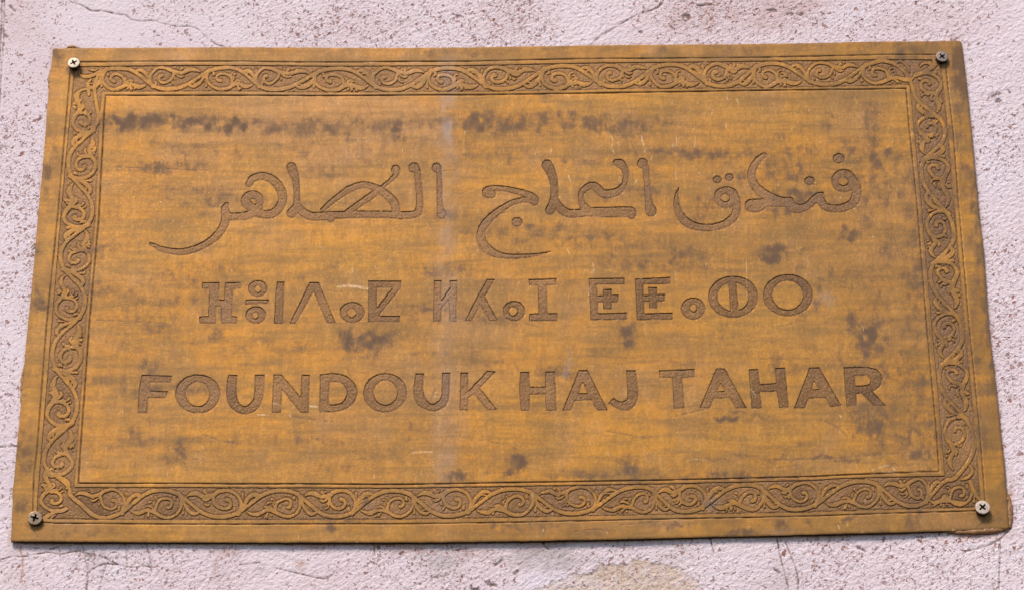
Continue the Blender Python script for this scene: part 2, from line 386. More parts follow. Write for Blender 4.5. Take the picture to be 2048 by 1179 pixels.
L(ar, 'engraved single alif right of the left Arabic word', zb, [], [], [[(1476,264,46),(1478,266,46)], [(1498,290,24),(1504,400,26),(1506,560,28),(1515,660,34),(1526,702,46)]])
z = Z(920, 280, S2)
L(ar, 'engraved hooked jim of the middle Arabic word', z, [], [],
  [[(300,512,38),(250,500,42),(260,470,34),(320,455,29),(400,458,28),(460,468,28),(560,492,32),(640,520,36),(700,560,42),(706,585,38)],
   [(670,570,30),(600,567,27),(500,590,28),(400,645,32),(300,722,37),(230,805,40),(200,880,42),(205,950,44),(250,1020,44),(330,1072,36),(430,1094,26),(560,1096,24),(680,1088,17),(780,1070,10),(860,1051,3)]])
L('arabic_dot', 'engraved round dot inside the hook', z, [ell(540,773,52,45)])
L(ar, 'engraved joined part of the middle Arabic word', z, [], [],
  [[(820,238,50),(850,290,47),(880,370,40),(890,450,36),(890,540,38),(872,620,44),(850,665,44)],
   [(905,590,38),(950,650,40),(1010,690,42),(1090,697,40),(1200,685,44),(1300,682,48),(1450,682,50),(1600,680,50),(1620,710,40)],
   [(1195,660,44),(1160,615,34),(1142,565,28),(1145,510,28),(1190,455,34),(1255,432,36),(1300,465,42),(1350,508,42),(1430,508,42),(1500,480,36),(1548,420,28),(1565,340,28),(1552,275,34),(1515,228,42),(1475,216,32)]])
L(ar, 'engraved single alif right of the middle Arabic word', z, [], [], [[(1722,225,50),(1724,226,50)], [(1755,260,30),(1765,400,30),(1775,520,32),(1788,620,42),(1802,670,54)]])
z = Z(1340, 280, S2)
L(ar, 'engraved round qaf of the right Arabic word', z, [ell(532,540,118,102)], [ell(523,546,38,34)],
  [[(83,448,3),(64,520,18),(62,600,28),(82,680,36),(130,750,40),(200,800,40),(290,822,36),(380,825,35),(470,808,36),(550,772,38),(610,715,40),(632,640,38),(625,560,40)]])
L('arabic_dot', 'engraved left dot of the pair above the round letter', z, [ell(447,372,42,36)])
L('arabic_dot', 'engraved right dot of the pair above the round letter', z, [ell(561,351,42,37)])
L(ar, 'engraved joined part of the right Arabic word', z, [ell(1642,385,118,110)], [ell(1636,390,44,36)],
  [[(888,146,26),(835,190,34),(790,255,38),(770,335,41),(795,420,43),(860,490,46),(950,545,46),(1050,580,46),(1130,582,46)],
   [(768,618,62),(820,618,64),(868,606,52)], [(870,594,40),(1000,592,40),(1090,586,42)],
   [(1130,600,50),(1160,632,50),(1220,646,42),(1290,625,38),(1350,575,40),(1400,538,42),(1432,505,18)],
   [(1405,545,40),(1435,590,40),(1470,630,38),(1540,645,38),(1620,642,40),(1700,610,42),(1752,550,48),(1762,470,46),(1740,400,46)]])
L('arabic_dot', 'engraved dot above the tooth of the right Arabic word', z, [ell(1318,385,50,41)])
L('arabic_dot', 'engraved dot highest at the right end', z, [ell(1592,174,55,48)])

# ------------------------------------------------------------------ traced frame
OUT = [(106,97),(200,95.5),(300,95.5),(450,95),(600,95),(780,95.5),(930,95),(1050,93),(1150,91.2),(1250,90),(1400,88.7),(1500,88),(1600,86),(1680,84),(1750,82.8),(1850,82),(1920,81.5),(1923,85),(1927,115),(1932.5,161),(1938.6,222),(1946,295),(1957,420),(1967.6,507),(1976.8,644.6),(1990.5,760),(1999.7,847),(2009,923),(2013.5,985),(2017.4,1052),(2015.5,1054.5),(1900,1060),(1786,1063.7),(1661,1066.5),(1536,1069.5),(1399,1072.5),(1211,1077.5),(1024,1080.6),(837,1083.5),(680,1083.6),(512,1083),(300,1082.8),(150,1082),(21.5,1081),(22,1070),(26,984),(32,908),(38.2,847),(47.4,738),(58,629),(65.7,553),(73.4,461),(79,400),(88.7,298),(96.3,191),(101,140)]
OL1 = [(142,125),(165,124.4),(429,123.3),(614,125),(806,123.4),(940,123.4),(1145,118.3),(1293,117.4),(1513,115.2),(1773,109),(1889,109.5),(1892,132),(1906.6,260),(1918,410),(1938,640),(1960,860),(1971,1001),(1972,1019),(1950,1020.5),(1690,1029),(1633,1031),(1340,1036.7),(1080,1042.6),(820,1046.7),(359,1047.3),(112,1045.6),(65,1042),(68,951),(74,900),(93.5,650),(116,430),(134,224)]
OL2 = [(149,133.5),(174,132.5),(380,130.3),(673,131.5),(806,130.8),(930,130.8),(1160,125.6),(1293,124.4),(1513,121.5),(1773,117.8),(1882,119),(1883.5,132),(1897,260),(1910,410),(1930,640),(1952,860),(1962.4,1005),(1963.5,1013),(1949,1014),(1690,1022),(1633,1023.5),(1340,1028.6),(1080,1033.5),(820,1038.6),(300,1039),(198,1038.8),(85,1036.7),(73,1036),(74,1000),(82,900),(102,660),(122,420),(141,213)]
IL1 = [(205,185),(429,183.8),(629,186),(784,185),(984,184.2),(1218,179.8),(1293,178.6),(1513,177.4),(1773,171.3),(1819.5,170),(1828,260),(1842.5,410),(1862,640),(1882,860),(1889,950),(1690,954.8),(1633,958.3),(1340,965.2),(1080,969.3),(820,974),(300,972.7),(149.3,972.6),(155,900),(173,650),(191.5,440),(201.4,224)]
IL2 = [(212,191.8),(429,191.5),(629,192),(794,191),(940,190.4),(1233,186.4),(1513,181),(1773,177.6),(1812.6,177),(1819.5,260),(1835,410),(1853,640),(1873,860),(1878.5,942.3),(1690,949),(1633,952),(1340,959),(1080,963.2),(820,967.9),(300,965.8),(157,965.3),(161,900),(179,650),(198,440),(209,224)]

def side(path, which):      # one side of a frame line as a 1-D function
    p = np.array(path)
    if which == 'top': s_ = p[(p[:, 1] < 200)]; s_ = s_[(s_[:, 0] < s_[:, 0].max()-0.5)|(s_[:,1]<172)]; s_ = s_[np.argsort(s_[:, 0])]; return s_[:, 0], s_[:, 1]
    if which == 'bottom': s_ = p[p[:, 1] > 940]; s_ = s_[np.argsort(s_[:, 0])]; return s_[:, 0], s_[:, 1]
    if which == 'left': s_ = p[(p[:, 0] < 215)]; s_ = s_[np.argsort(s_[:, 1])]; return s_[:, 1], s_[:, 0]
    s_ = p[(p[:, 0] > 1811)]; s_ = s_[np.argsort(s_[:, 1])]; return s_[:, 1], s_[:, 0]
def lin(t, X, Y):           # interpolation that goes on straight past the ends
    t = np.asarray(t, float); r = np.interp(t, X, Y)
    return r
# hand-set straight fits for the vertical sides (they run on under the corners)
VS = {'left': (([120, 213, 420, 660, 900, 1040], [149, 141, 122, 102, 82, 72]), ([120, 224, 440, 650, 900, 1040], [210, 201.4, 191.5, 173, 155, 145])),
      'right': (([90, 132, 260, 410, 640, 860, 1040], [1880, 1883.5, 1897, 1910, 1930, 1952, 1966]), ([90, 170, 260, 410, 640, 860, 1040], [1812, 1819.5, 1828, 1842.5, 1862, 1882, 1897])),
      'top': (([100, 174, 380, 673, 930, 1160, 1293, 1513, 1773, 1950], [133, 132.5, 130.3, 131.5, 130.8, 125.6, 124.4, 121.5, 117.8, 116]), ([100, 429, 629, 984, 1218, 1513, 1773, 1950], [185, 183.8, 186, 184.2, 179.8, 177.4, 171.3, 168])),
      'bottom': (([0, 198, 820, 1080, 1340, 1633, 1949, 2050], [1036, 1038.8, 1038.6, 1033.5, 1028.6, 1023.5, 1014, 1011]), ([0, 300, 820, 1080, 1340, 1633, 1889, 2050], [972.6, 972.7, 974, 969.3, 965.2, 958.3, 950, 946]))}
SIDES = {'top': ([239, 335, 456, 545, 678, 784, 897, 1004, 1126, 1233, 1341, 1445, 1543, 1654, 1766], 1),
         'right': ([178, 262, 344, 466, 554, 666, 756, 875], -1),
         'bottom': ([1910, 1827, 1722, 1592, 1492, 1369, 1278, 1146, 1025, 898, 787, 670, 564, 439, 322, 212], -1),
         'left': ([990, 917, 814, 704, 605, 510, 424, 323, 235], -1)}
def band_pt(sd, t, v):
    (to, vo), (ti, vi) = VS[sd]
    o = np.interp(t, to, vo); i = np.interp(t, ti, vi)
    c = (o+i)/2; h = (o-i)/2
    return (t, c+h*v) if sd in ('top', 'bottom') else (c+h*v, t)

# one repeat of the scroll, traced from the top band (crest at 520, centre line 395)
MOTIF_ = [
 ('spiral_scroll', [(300,285,26),(268,340,26),(262,390,23),(275,440,20),(312,490,20),(370,528,20),(440,543,21),(530,525,25),(590,492,27),(650,474,27),(710,470,20)]),
 ('spiral_scroll', [(600,470,22),(590,430,20),(570,385,19),(525,350,19),(460,335,19),(405,352,19),(386,390,19),(402,425,21),(432,432,26)]),
 ('leaf', [(690,462,24),(740,482,27),(800,506,30),(860,503,23),(905,488,12),(928,470,4)]),
 ('leaf', [(618,458,6),(650,436,14),(690,424,17),(728,434,9)]),
 ('leaf', [(680,500,12),(698,522,20),(700,536,16)]),
 ('bud', [(608,372,5),(618,395,13),(612,425,5)]),
 ('bud', [(350,325,18),(352,345,16),(335,358,8)]),
 ('leaf', [(248,352,8),(228,405,21),(190,460,27),(130,503,27),(75,505,20),(40,484,10)]),
 ('bud', [(238,430,5),(245,470,9),(248,505,17)]),
]
MOTIF = [(n_, [(x, y, r*(0.87 if n_ != 'spiral_scroll' else 0.88)) for x, y, r in p_]) for n_, p_ in MOTIF_]
VAR = {   # small differences the engraver made
 0: [('bud', [(735,520,8),(738,535,11)])],
 1: [('leaf', [(645,385,5),(672,378,12),(700,392,6)])],
 2: [('bud', [(560,560,1),(562,561,1)])],
 3: [('bud', [(120,440,5),(160,420,9),(205,385,4)])],
}
FINE = [('bud', [(655,512,3),(648,524,9),(645,530,10)]), ('bud', [(742,522,3),(752,538,9)]), ('leaf', [(585,408,3),(620,352,8),(650,344,9)]),
        ('leaf', [(205,445,2),(165,470,5),(115,470,7),(82,458,5)]), ('bud', [(560,372,4),(585,335,9),(590,328,10)])]
ORN = []   # (name, pts[x,y,r])
MK = 1/6.827
for sd, (ts, s0) in SIDES.items():
    gdir = 1 if sd in ('top', 'right') else -1
    sc_ = 1.0 if sd in ('top', 'bottom') else 1.12
    for k, t0 in enumerate(ts):
        s = s0*(1 if k % 2 == 0 else -1)
        dn = abs(ts[k+1]-t0) if k+1 < len(ts) else abs(t0-ts[k-1])
        dp = abs(t0-ts[k-1]) if k else dn
        if sd == 'left' and k == 0: dp = dn = 88
        if sd == 'left' and k == 1: dp = 90
        if sd == 'right' and k == 0: dp = 90
        if sd == 'bottom' and k == 0: dn = 92; dp = 100
        wv = rng.uniform(0.88, 1.16)
        ms = list(MOTIF)
        if rng.random() < 0.45: ms.pop(rng.choice([4, 5, 8]))
        ms += VAR[int(rng.integers(0, 4))]+[f_ for f_ in FINE if rng.random() < 0.62]
        jx, jy = rng.uniform(-8, 8, 2)
        for nm, pts in ms:
            q = []
            lx, ly = rng.normal(0, 4.5, 2)
            for i, (x, y, r) in enumerate(pts):
                x2 = x+(lx if i else 0)+rng.normal(0, 2.2); y2 = y+(ly if i else 0)+rng.normal(0, 2.2)
                g = (x2-520)/728; v = (395-y2)/180
                t = t0+gdir*(g*dn if g > 0 else g*dp)
                u_, v_ = band_pt(sd, t, s*v*(1.0 if abs(v) < .95 else .97))
                q.append((u_, v_, r*MK*wv*sc_))
            ORN.append((nm, np.array(q)))
ORN += [(n_, np.array(p_, float)) for n_, p_ in [
 ('leaf', [(159,147,1.4),(163,151.5,2.6),(172,154,3.3),(184,152,3.0),(194,147,3.0),(203,141,2.6)]), ('leaf', [(178,139,.8),(188,141.5,1.7),(198,138,1.0)]),
 ('spiral_scroll', [(176,179,2),(166,180,2.1),(155,186,2.3),(150,194,2.3),(156,201,2.3),(163,201,2.2)]), ('leaf', [(182,159,1.5),(176,168,3),(177,180,3.2),(178,190,2.6)]),
 ('leaf', [(1841,132,1.6),(1848,126.5,2.2),(1859,127,2.6),(1864,135,2.8),(1856,142,2.2)]), ('leaf', [(1790,127,1),(1803,122.5,2),(1817,135,1.6),(1819,144,1)]),
 ('leaf', [(90,943,1.2),(89,953,2.6),(96,964,3.2),(102,975,3.0),(103,984,2.2)]), ('bud', [(90,974,2.6),(91,977,2.4)]),
 ('leaf', [(1938,930,1.2),(1944,936,2.4),(1944,946,2.8),(1934,955,2.6),(1922,958,1.6)]), ('leaf', [(1866,1012,.8),(1880,1003,2.2),(1900,1001,2.6),(1925,1004,2.0),(1938,1002,1.0)])]]
# the running stem
stem = []
def cs(f):  # slightly straight-sided wave
    return math.cos(math.pi*f)*0.94-0.05*math.cos(3*math.pi*f)
def run_side(sd):
    ts, s0 = SIDES[sd]
    for k in range(len(ts)-1):
        s = s0*(1 if k % 2 == 0 else -1)
        for f in np.linspace(0, 1, 7)[:-1]:
            t = ts[k]+(ts[k+1]-ts[k])*f
            stem.append((*band_pt(sd, t, 0.90*s*cs(f)), 2.9+0.7*abs(cs(f))))
    s = s0*(1 if (len(ts)-1) % 2 == 0 else -1)
    stem.append((*band_pt(sd, ts[-1], 0.88*s), 3.6))
run_side('top'); stem += [(1790,128,3.2),(1808,142,3),(1819,158,3)]
run_side('right'); stem += [(1946,905,3.6),(1932,930,3.6)]
run_side('bottom'); stem += [(188,1030,4),(165,1010,4)]
run_side('left'); stem += [(192,200,3),(189,176,3.2),(197,152,3.2),(216,139,3.4)]
stem.append(stem[0])
stem = np.array(stem)

# ------------------------------------------------------------------ relief grid of the plaque
def axis(segs):
    out = []
    for a, b, st in segs:
        n = max(1, int(round((b-a)/st))); out.append(np.linspace(a, b, n, endpoint=False))
    return np.concatenate(out+[[segs[-1][1]]])
ys = axis([(78,195,1.2),(195,298,2.1),(298,525,1.35),(525,545,2),(545,655,1.35),(655,732,2.1),(732,832,1.35),(832,945,2.1),(945,1090,1.2)])
xs = axis([(16,215,1.25),(215,265,1.5),(265,1810,1.36),(1810,2022,1.25)])
U, V = np.meshgrid(xs.astype(f32), ys.astype(f32))
NYg, NXg = U.shape
BIG = 1e3
def seg_dist(px, py, a, b):
    ax, ay = a; bx, by = b; dx, dy = bx-ax, by-ay; L2 = dx*dx+dy*dy+1e-9
    t = np.clip(((px-ax)*dx+(py-ay)*dy)/L2, 0, 1)
    return np.hypot(px-(ax+dx*t), py-(ay+dy*t)), t
def win(x0, x1, y0, y1, mg):
    i0 = np.searchsorted(xs, x0-mg); i1 = np.searchsorted(xs, x1+mg); j0 = np.searchsorted(ys, y0-mg); j1 = np.searchsorted(ys, y1+mg)
    return slice(j0, j1), slice(i0, i1)
def stroke_into(D, pts, mg=6, ID=None, idv=0, n=5):
    P = catmull(pts, n)
    for a, b in zip(P[:-1], P[1:]):
        r = max(a[2], b[2])
        w_ = win(min(a[0], b[0])-r, max(a[0], b[0])+r, min(a[1], b[1])-r, max(a[1], b[1])+r, mg)
        if w_[0].start >= w_[0].stop or w_[1].start >= w_[1].stop: continue
        d, t = seg_dist(U[w_], V[w_], a[:2], b[:2]); d = d-(a[2]*(1-t)+b[2]*t)
        cur = D[w_]; mk = d < cur
        cur[mk] = d[mk]
        if ID is not None: ID[w_][mk] = idv
def poly_sdf(P, w_):
    px = U[w_]; py = V[w_]; d = np.full(px.shape, BIG, f32); ins = np.zeros(px.shape, bool)
    for a, b in zip(P, np.roll(P, -1, 0)):
        d = np.minimum(d, seg_dist(px, py, a, b)[0])
        if a[1] != b[1]:
            c = ((a[1] > py) != (b[1] > py)) & (px < (b[0]-a[0])*(py-a[1])/(b[1]-a[1])+a[0])
            ins ^= c
    return np.where(ins, -d, d)
def poly_into(D, P, mg=6):
    w_ = win(P[:, 0].min(), P[:, 0].max(), P[:, 1].min(), P[:, 1].max(), mg)
    D[w_] = np.minimum(D[w_], poly_sdf(P, w_))

wob = vnoise(U, V, 7, 40)*0.45+vnoise(U, V, 3, 41)*0.22       # an uneven hand on the chisel
D_let = np.full(U.shape, BIG, f32); ID_let = np.full(U.shape, -1, np.int32)
for li, (nm, lb, add, hol) in enumerate(LETTERS):
    pts = np.vstack([a[1][:, :2] for a in add])
    w_ = win(pts[:, 0].min()-14, pts[:, 0].max()+14, pts[:, 1].min()-14, pts[:, 1].max()+14, 8)
    T = np.full(U.shape, BIG, f32)
    bar = None
    for kd, P in add:
        if kd == 'poly':
            if 'split by a bar' in lb and len(P) == 4: bar = P; continue
            poly_into(T, P)
        else: stroke_into(T, P)
    for kd, P in hol:
        T[w_] = np.maximum(T[w_], -poly_sdf(P, w_))
    if bar is not None:
        T[w_] = np.maximum(T[w_], -poly_sdf(np.array(RINGBAR), w_))
        Bs = poly_sdf(bar, w_); Os = poly_sdf(np.array([p for p in outline(z0)]) if False else add[0][1], w_)
        T[w_] = np.minimum(T[w_], np.maximum(Bs, Os))
    mk = T[w_] < D_let[w_]
    D_let[w_][mk] = T[w_][mk]; ID_let[w_][mk] = li
D_let += np.where(np.abs(D_let) < 20, wob*0.6-0.35, 0)

D_orn = np.full(U.shape, BIG, f32); ID_orn = np.full(U.shape, -1, np.int32)
for oi, (nm, pts) in enumerate(ORN): stroke_into(D_orn, pts, 7, ID_orn, oi, 4)
STEM_ID = len(ORN)
stroke_into(D_orn, stem, 7, ID_orn, STEM_ID, 3)
D_orn += np.where(D_orn < 20, wob*0.4, 0)

full = (slice(0, NYg), slice(0, NXg))
Do2 = poly_sdf(np.array(OL2, f32), full)+wob*.5      # inside outer band edge: negative
Di1 = poly_sdf(np.array(IL1, f32), full)+wob*.5
ring = np.maximum(Do2, -Di1)
Dout = poly_sdf(np.array(OUT, f32), full)+vnoise(U, V, 5, 50)*0.25+vnoise(U, V, 16, 51)*0.3
D_bor = np.maximum(ring, -D_orn)
D = np.minimum(D_let, D_bor)
def line_d(path):
    T = np.full(U.shape, BIG, f32)
    P = np.array(path+[path[0]], float)
    for a, b in zip(P[:-1], P[1:]):
        nseg = max(1, int(np.hypot(*(b-a))/150))
        for k in range(nseg):
            p = a+(b-a)*k/nseg; q = a+(b-a)*(k+1)/nseg
            w_ = win(min(p[0], q[0]), max(p[0], q[0]), min(p[1], q[1]), max(p[1], q[1]), 6)
            if w_[0].start >= w_[0].stop: continue
            T[w_] = np.minimum(T[w_], seg_dist(U[w_], V[w_], p, q)[0])
    return T
Dl1 = line_d(OL1); Dl2 = line_d(IL2)
# sliding grid vertices on to the contours, so edges are clean chisel cuts and not stairs
PU, PV = U.copy(), V.copy()
gx = np.gradient(xs)[None, :]; gy = np.gradient(ys)[:, None]; cell = np.minimum(gx, gy)
def snap(F, thr=0.52):
    fy, fx = np.gradient(F, ys, xs)
    n2 = fx*fx+fy*fy
    mk = (np.abs(F) < thr*cell) & (n2 > 0.3) & (n2 < 2.0)
    PU[mk] = U[mk]-(F*fx/n2)[mk]; PV[mk] = V[mk]-(F*fy/n2)[mk]
    return mk
lw = 1.7
G1 = np.maximum(0, 1-Dl1/lw); G2 = np.maximum(0, 1-Dl2/lw)
mk = snap(D); Ds = np.where(mk, 0, D)
mo = snap(Dout); Dos = np.where(mo, 0, Dout)

# depth in mm (0 = face of the plate, negative = cut in)
floor_d = -0.26; groove = -0.90
dep = np.zeros(U.shape, f32)
ins = -Ds
gdm = 1+0.25*vnoise(U, V, 9, 60)
prof = np.interp(ins, [0, 1.1, 1.5, 2.4, 5], [0, groove, groove*0.85, floor_d, floor_d]).astype(f32)
dep = np.where(Ds < 0, prof*gdm, 0)
stip = vnoise(U, V, 1.9, 61)*0.13+vnoise(U, V, 3.7, 62)*0.10
dep += np.where(ins > 2.2, stip, 0)
dep += -np.clip(G1, 0, 1)*0.55*(1+0.5*vnoise(U, V, 14, 63))-np.clip(G2, 0, 1)*0.75*(1+0.4*vnoise(U, V, 14, 64))
top = (Ds >= 0)
dep += np.where(top, -0.025*np.exp(-np.abs(Ds)/1.2)*(np.abs(Ds) < 10), 0)            # worn lips
dep += np.where(Dos > -4, -0.22*np.exp(Dos/1.2), 0)
# hand-worked, slightly uneven sheet
dep += fbm(U, V, 260, 70, 2)*0.35+vnoise(U, V, 60, 72)*0.09+vnoise(U, V, 22, 73)*0.03+np.where(top, vnoise(U, V, 5, 74)*0.016+vnoise(U, V, 2.2, 75)*0.010, 0)
# scratches
SCR = [([(405,868),(440,880),(485,888)],.9), ([(585,832),(622,838),(665,843)],.9), ([(1008,886),(1024,893),(1036,903)],1.1), ([(1205,860),(1240,866),(1292,876)],.7),
       ([(1548,918),(1600,918),(1680,915),(1760,908),(1860,902)],.9), ([(1640,838),(1672,852),(1692,870)],.9), ([(1350,832),(1385,824),(1420,815)],.8), ([(1695,858),(1712,880)],1.0),
       ([(860,812),(862,800),(872,775)],.6), ([(1150,1062),(1185,1058),(1215,1060)],.9), ([(1240,1049),(1320,1042)],.7), ([(55,1052),(68,1062),(76,1074)],1.0), ([(1955,1052),(1965,1046),(1976,1040)],1.0),
       ([(1555,935),(1600,930)],.7), ([(190,640),(330,646)],.5), ([(230,335),(420,342)],.5), ([(960,880),(1010,889)],.6)]
D_scr = np.full(U.shape, BIG, f32)
for p, r in SCR: stroke_into(D_scr, np.array([(a, b, r) for a, b in p]), 4)
for i in range(70):
    x0 = rng.uniform(200, 1850); y0 = rng.uniform(200, 940); a = rng.choice([rng.normal(0.05, .15), rng.normal(1.5, .3)]); l = rng.uniform(6, 34)
    stroke_into(D_scr, np.array([(x0, y0, .15), (x0+math.cos(a)*l/2, y0+math.sin(a)*l/2+rng.normal(0, 1), .35), (x0+math.cos(a)*l, y0+math.sin(a)*l, .1)]), 3)
sm_ = np.clip(1-D_scr/1.4, 0, 1)*np.where(vnoise(U, V, 6, 90) > -0.25, 1, 0.15)
dep -= np.where(top, sm_*0.09, 0)

# ---- tarnish maps
def blobs(lst, seed=0, warp=9):
    T = np.zeros(U.shape, f32)
    wx = fbm(U, V*0.7, 26, 80+seed, 4)*warp; wy = fbm(U*1.8, V*0.35, 26, 85+seed, 4)*warp*0.8
    X = U+wx; Y = V+wy
    for cx, cy, rx, ry, a in lst:
        w_ = win(cx-3.2*rx, cx+3.2*rx, cy-3.2*ry, cy+3.2*ry, warp*1.7+2)
        e = ((X[w_]-cx)/rx)**2+((Y[w_]-cy)/ry)**2
        T[w_] = np.maximum(T[w_], a*np.clip(1.5*np.exp(-e*0.68), 0, 1))
    return T
STAIN = [(350,246,160,12,.62),(600,252,190,14,.46),(1080,245,200,17,.50),(700,290,160,40,.22),(240,250,60,11,.5),(1450,308,190,9,.32),(950,290,130,28,.2),(300,336,130,9,.28),(1560,915,150,5,.35),(262,247,54,14,.9),(450,250,48,13,.8),(350,243,60,11,.72),(560,256,50,9,.4),(320,334,60,10,.4),(325,340,24,12,.5),(400,338,20,9,.45),(700,255,30,28,.35),(797,258,15,18,.75),(802,276,10,8,.6),(640,340,36,20,.3),
 (975,250,52,20,.62),(1095,236,60,14,.5),(1215,250,80,11,.5),(1112,232,12,11,.45),(960,312,120,7,.3),(1000,300,60,6,.25),(1395,311,72,8,.5),(1600,304,80,9,.32),(1700,310,26,16,.5),(1596,352,6,22,.6),(1286,385,30,10,.45),
 (1030,462,78,11,.45),(1110,458,34,10,.35),(1545,510,28,14,.8),(1697,466,20,14,.6),(1740,250,12,45,.35),(1748,310,11,40,.6),(1752,360,30,24,.45),(1780,380,30,16,.3),(1730,430,20,24,.35),(1785,299,9,7,.6),(1670,232,4,4,.6),(1705,195,8,4,.5),(1780,470,10,40,.35),
 (738,684,44,21,.75),(700,668,24,10,.5),(780,668,30,10,.45),(250,600,28,26,.3),(310,652,30,9,.35),(430,668,15,14,.35),(545,690,80,14,.25),(1253,668,13,26,.6),(1738,685,26,34,.75),(1760,615,14,28,.4),(1703,648,9,20,.55),(1725,560,45,20,.32),(1768,745,8,24,.55),
 (1720,830,16,20,.45),(1752,850,20,38,.6),(1755,888,18,16,.6),(1822,860,12,30,.4),(1640,582,9,20,.5),(1632,604,12,14,.45),(1035,925,18,18,.7),(1030,940,24,8,.5),(916,952,22,11,.6),(1255,930,18,18,.5),(1165,948,60,8,.4),(1290,945,30,7,.4),(365,893,14,14,.6),(350,921,24,7,.5),
 (270,868,15,20,.4),(815,852,12,9,.35),(815,880,11,5,.5),(1452,838,17,5,.85),(1505,833,26,4,.4),(1480,825,36,2.5,.45),(1660,916,50,4,.5),(1830,908,16,8,.6),(1580,955,60,8,.35),(1610,640,12,20,.25),(1450,660,15,12,.3),(1145,560,10,20,.2),(480,600,15,10,.2),(300,730,22,14,.35),(600,560,15,10,.2),
 (1915,132,13,42,1),(1927,178,11,20,1),(1822,108,30,13,.6),(1808,135,22,14,.6),(1780,118,10,10,.3),(1970,645,5,60,.55),(1985,740,5,50,.55),(1948,378,6,40,.6),(2008,940,5,60,.4),(1840,300,26,70,.35),(1860,420,30,60,.3),(1880,640,30,60,.35),(1900,760,30,60,.35),
 (80,503,9,9,.5),(75,600,14,14,.7),(88,613,13,5,.6),(60,652,8,8,.2),(45,918,13,24,.75),(52,876,8,22,.45),(40,1012,13,15,.5),(99,342,8,18,.5),(97,262,8,10,.35),(98,385,8,20,.4),(118,110,18,12,.5),(110,300,5,40,.3),(130,540,12,40,.2),
 (665,1056,12,10,.6),(675,1040,50,5,.5),(740,1010,16,10,.55),(680,1020,20,10,.4),(985,1046,14,8,.5),(1020,1050,10,10,.5),(1062,1052,40,9,.4),(1180,1060,30,8,.35),(1480,1062,24,6,.85),(1335,1048,40,6,.4),(1566,1055,12,10,.7),(1618,1048,8,6,.5),(1700,1036,16,5,.5),(1770,1062,10,6,.6),(200,1062,70,8,.35),(1130,995,30,20,.4),(1420,1003,18,9,.45),(1300,1000,30,15,.25),(1520,1000,30,20,.2),(1640,1000,40,20,.2),(1180,975,50,5,.4),(1330,950,60,6,.35),
 (1230,95,30,6,.3),(1300,105,60,6,.3),(1500,98,20,8,.45),(1420,108,20,6,.3),(850,108,40,6,.35),(700,104,60,8,.2),(960,104,40,6,.35)]
PALE = [(600,235,120,55,.75),(720,230,110,60,.8),(420,262,70,26,.6),(400,300,50,22,.5),(640,310,60,40,.6),(830,250,50,60,.5),(300,205,50,24,.3),(1010,402,30,18,.45),(560,480,60,20,.35),(850,140,60,40,.5),(750,110,80,18,.4),(640,110,60,16,.5),(330,120,80,20,.4),(780,730,60,30,.3),(700,840,60,30,.35),(960,660,50,30,.45),(890,800,26,120,.5),(560,150,60,30,.4),(1700,230,60,40,.3),(1780,400,50,40,.4),(1760,500,40,60,.3),(1380,780,20,50,.35),(1500,140,80,30,.3),(1350,95,60,8,.4),(1900,1040,60,20,.5),(1960,1050,30,20,.6),(1880,1000,50,40,.3),(300,560,30,30,.2),(1320,1045,70,10,.3),(1180,1045,60,10,.3),(140,1030,30,14,.4)]
WARM = [(700,500,130,30,.7),(450,460,60,30,.5),(1000,360,60,14,.3),(545,370,22,16,.8),(620,380,20,14,.5),(300,520,60,20,.4),(1100,500,60,20,.3),(1240,200,120,16,.5),(1410,210,120,30,.4),(1820,210,30,36,.8),(1590,240,60,40,.4),(1480,640,120,60,.5),(1560,760,80,60,.45),(1230,900,120,40,.55),(1500,880,120,30,.5),(330,950,160,16,.5),(400,880,60,20,.3),(1050,820,100,40,.35),(560,800,60,30,.4),(960,210,40,14,.2),(160,200,30,60,.4),(110,500,10,80,.5),(90,660,22,30,.7),(70,760,20,60,.5),(60,960,18,40,.7),(45,1050,20,10,.3),(400,1065,200,14,.7),(700,1065,120,14,.5),(1400,1060,80,10,.7),(1660,1048,60,14,.6),(1800,1045,20,12,.6),(1900,200,14,60,.6),(1935,500,12,80,.6),(1955,760,12,80,.3),(1985,950,14,60,.4),(130,140,10,40,.3),(1600,110,100,10,.4),(1700,100,30,12,.5),(860,115,20,6,.6),(1740,930,100,20,.4)]
BLUE = [(896,330,13,230,.38),(893,760,15,210,.30),(898,222,10,52,.9),(901,262,8,22,.95),(897,330,9,55,.5),(893,390,11,13,.7),(890,462,12,28,.45),(893,560,13,80,.35),(892,740,11,50,.4),(897,145,13,36,.6),(895,110,12,20,.35),(1138,720,5,18,.7),(1137,742,4,10,.6),(1650,600,12,12,.5),(1425,1000,12,10,.5),(1560,1062,24,5,.4),(890,1000,16,30,.3),(890,900,14,80,.3),(340,116,20,10,.4)]
st = blobs(STAIN, 0, 9)
cloud = np.clip(fbm(U*0.30, V*2.0, 70, 110, 5)-0.16, 0, 1)*0.50+np.clip(fbm(U*1.6, V*0.6, 46, 116, 4)-0.24, 0, 1)*0.42*(0.6+0.6*np.clip((U-1300)/400, 0, 1))
st = np.maximum(st, cloud*(1-0.8*np.clip(blobs(WARM, 6, 16), 0, 1)))
st = np.maximum(st, np.clip((1.0-(V-60)/80)*(V < 150), 0, 1)*0.42*np.clip(0.75+fbm(U, V, 40, 118, 3), 0, 1))
st = np.maximum(st, np.clip((U-1700)/150, 0, 1)*(U < 2030)*0.46*np.clip(0.5+fbm(U*1.5, V*0.6, 50, 119, 4), 0, 1))
st = np.clip(st*(0.80+0.55*fbm(U, V, 14, 114, 3)), 0, 1)
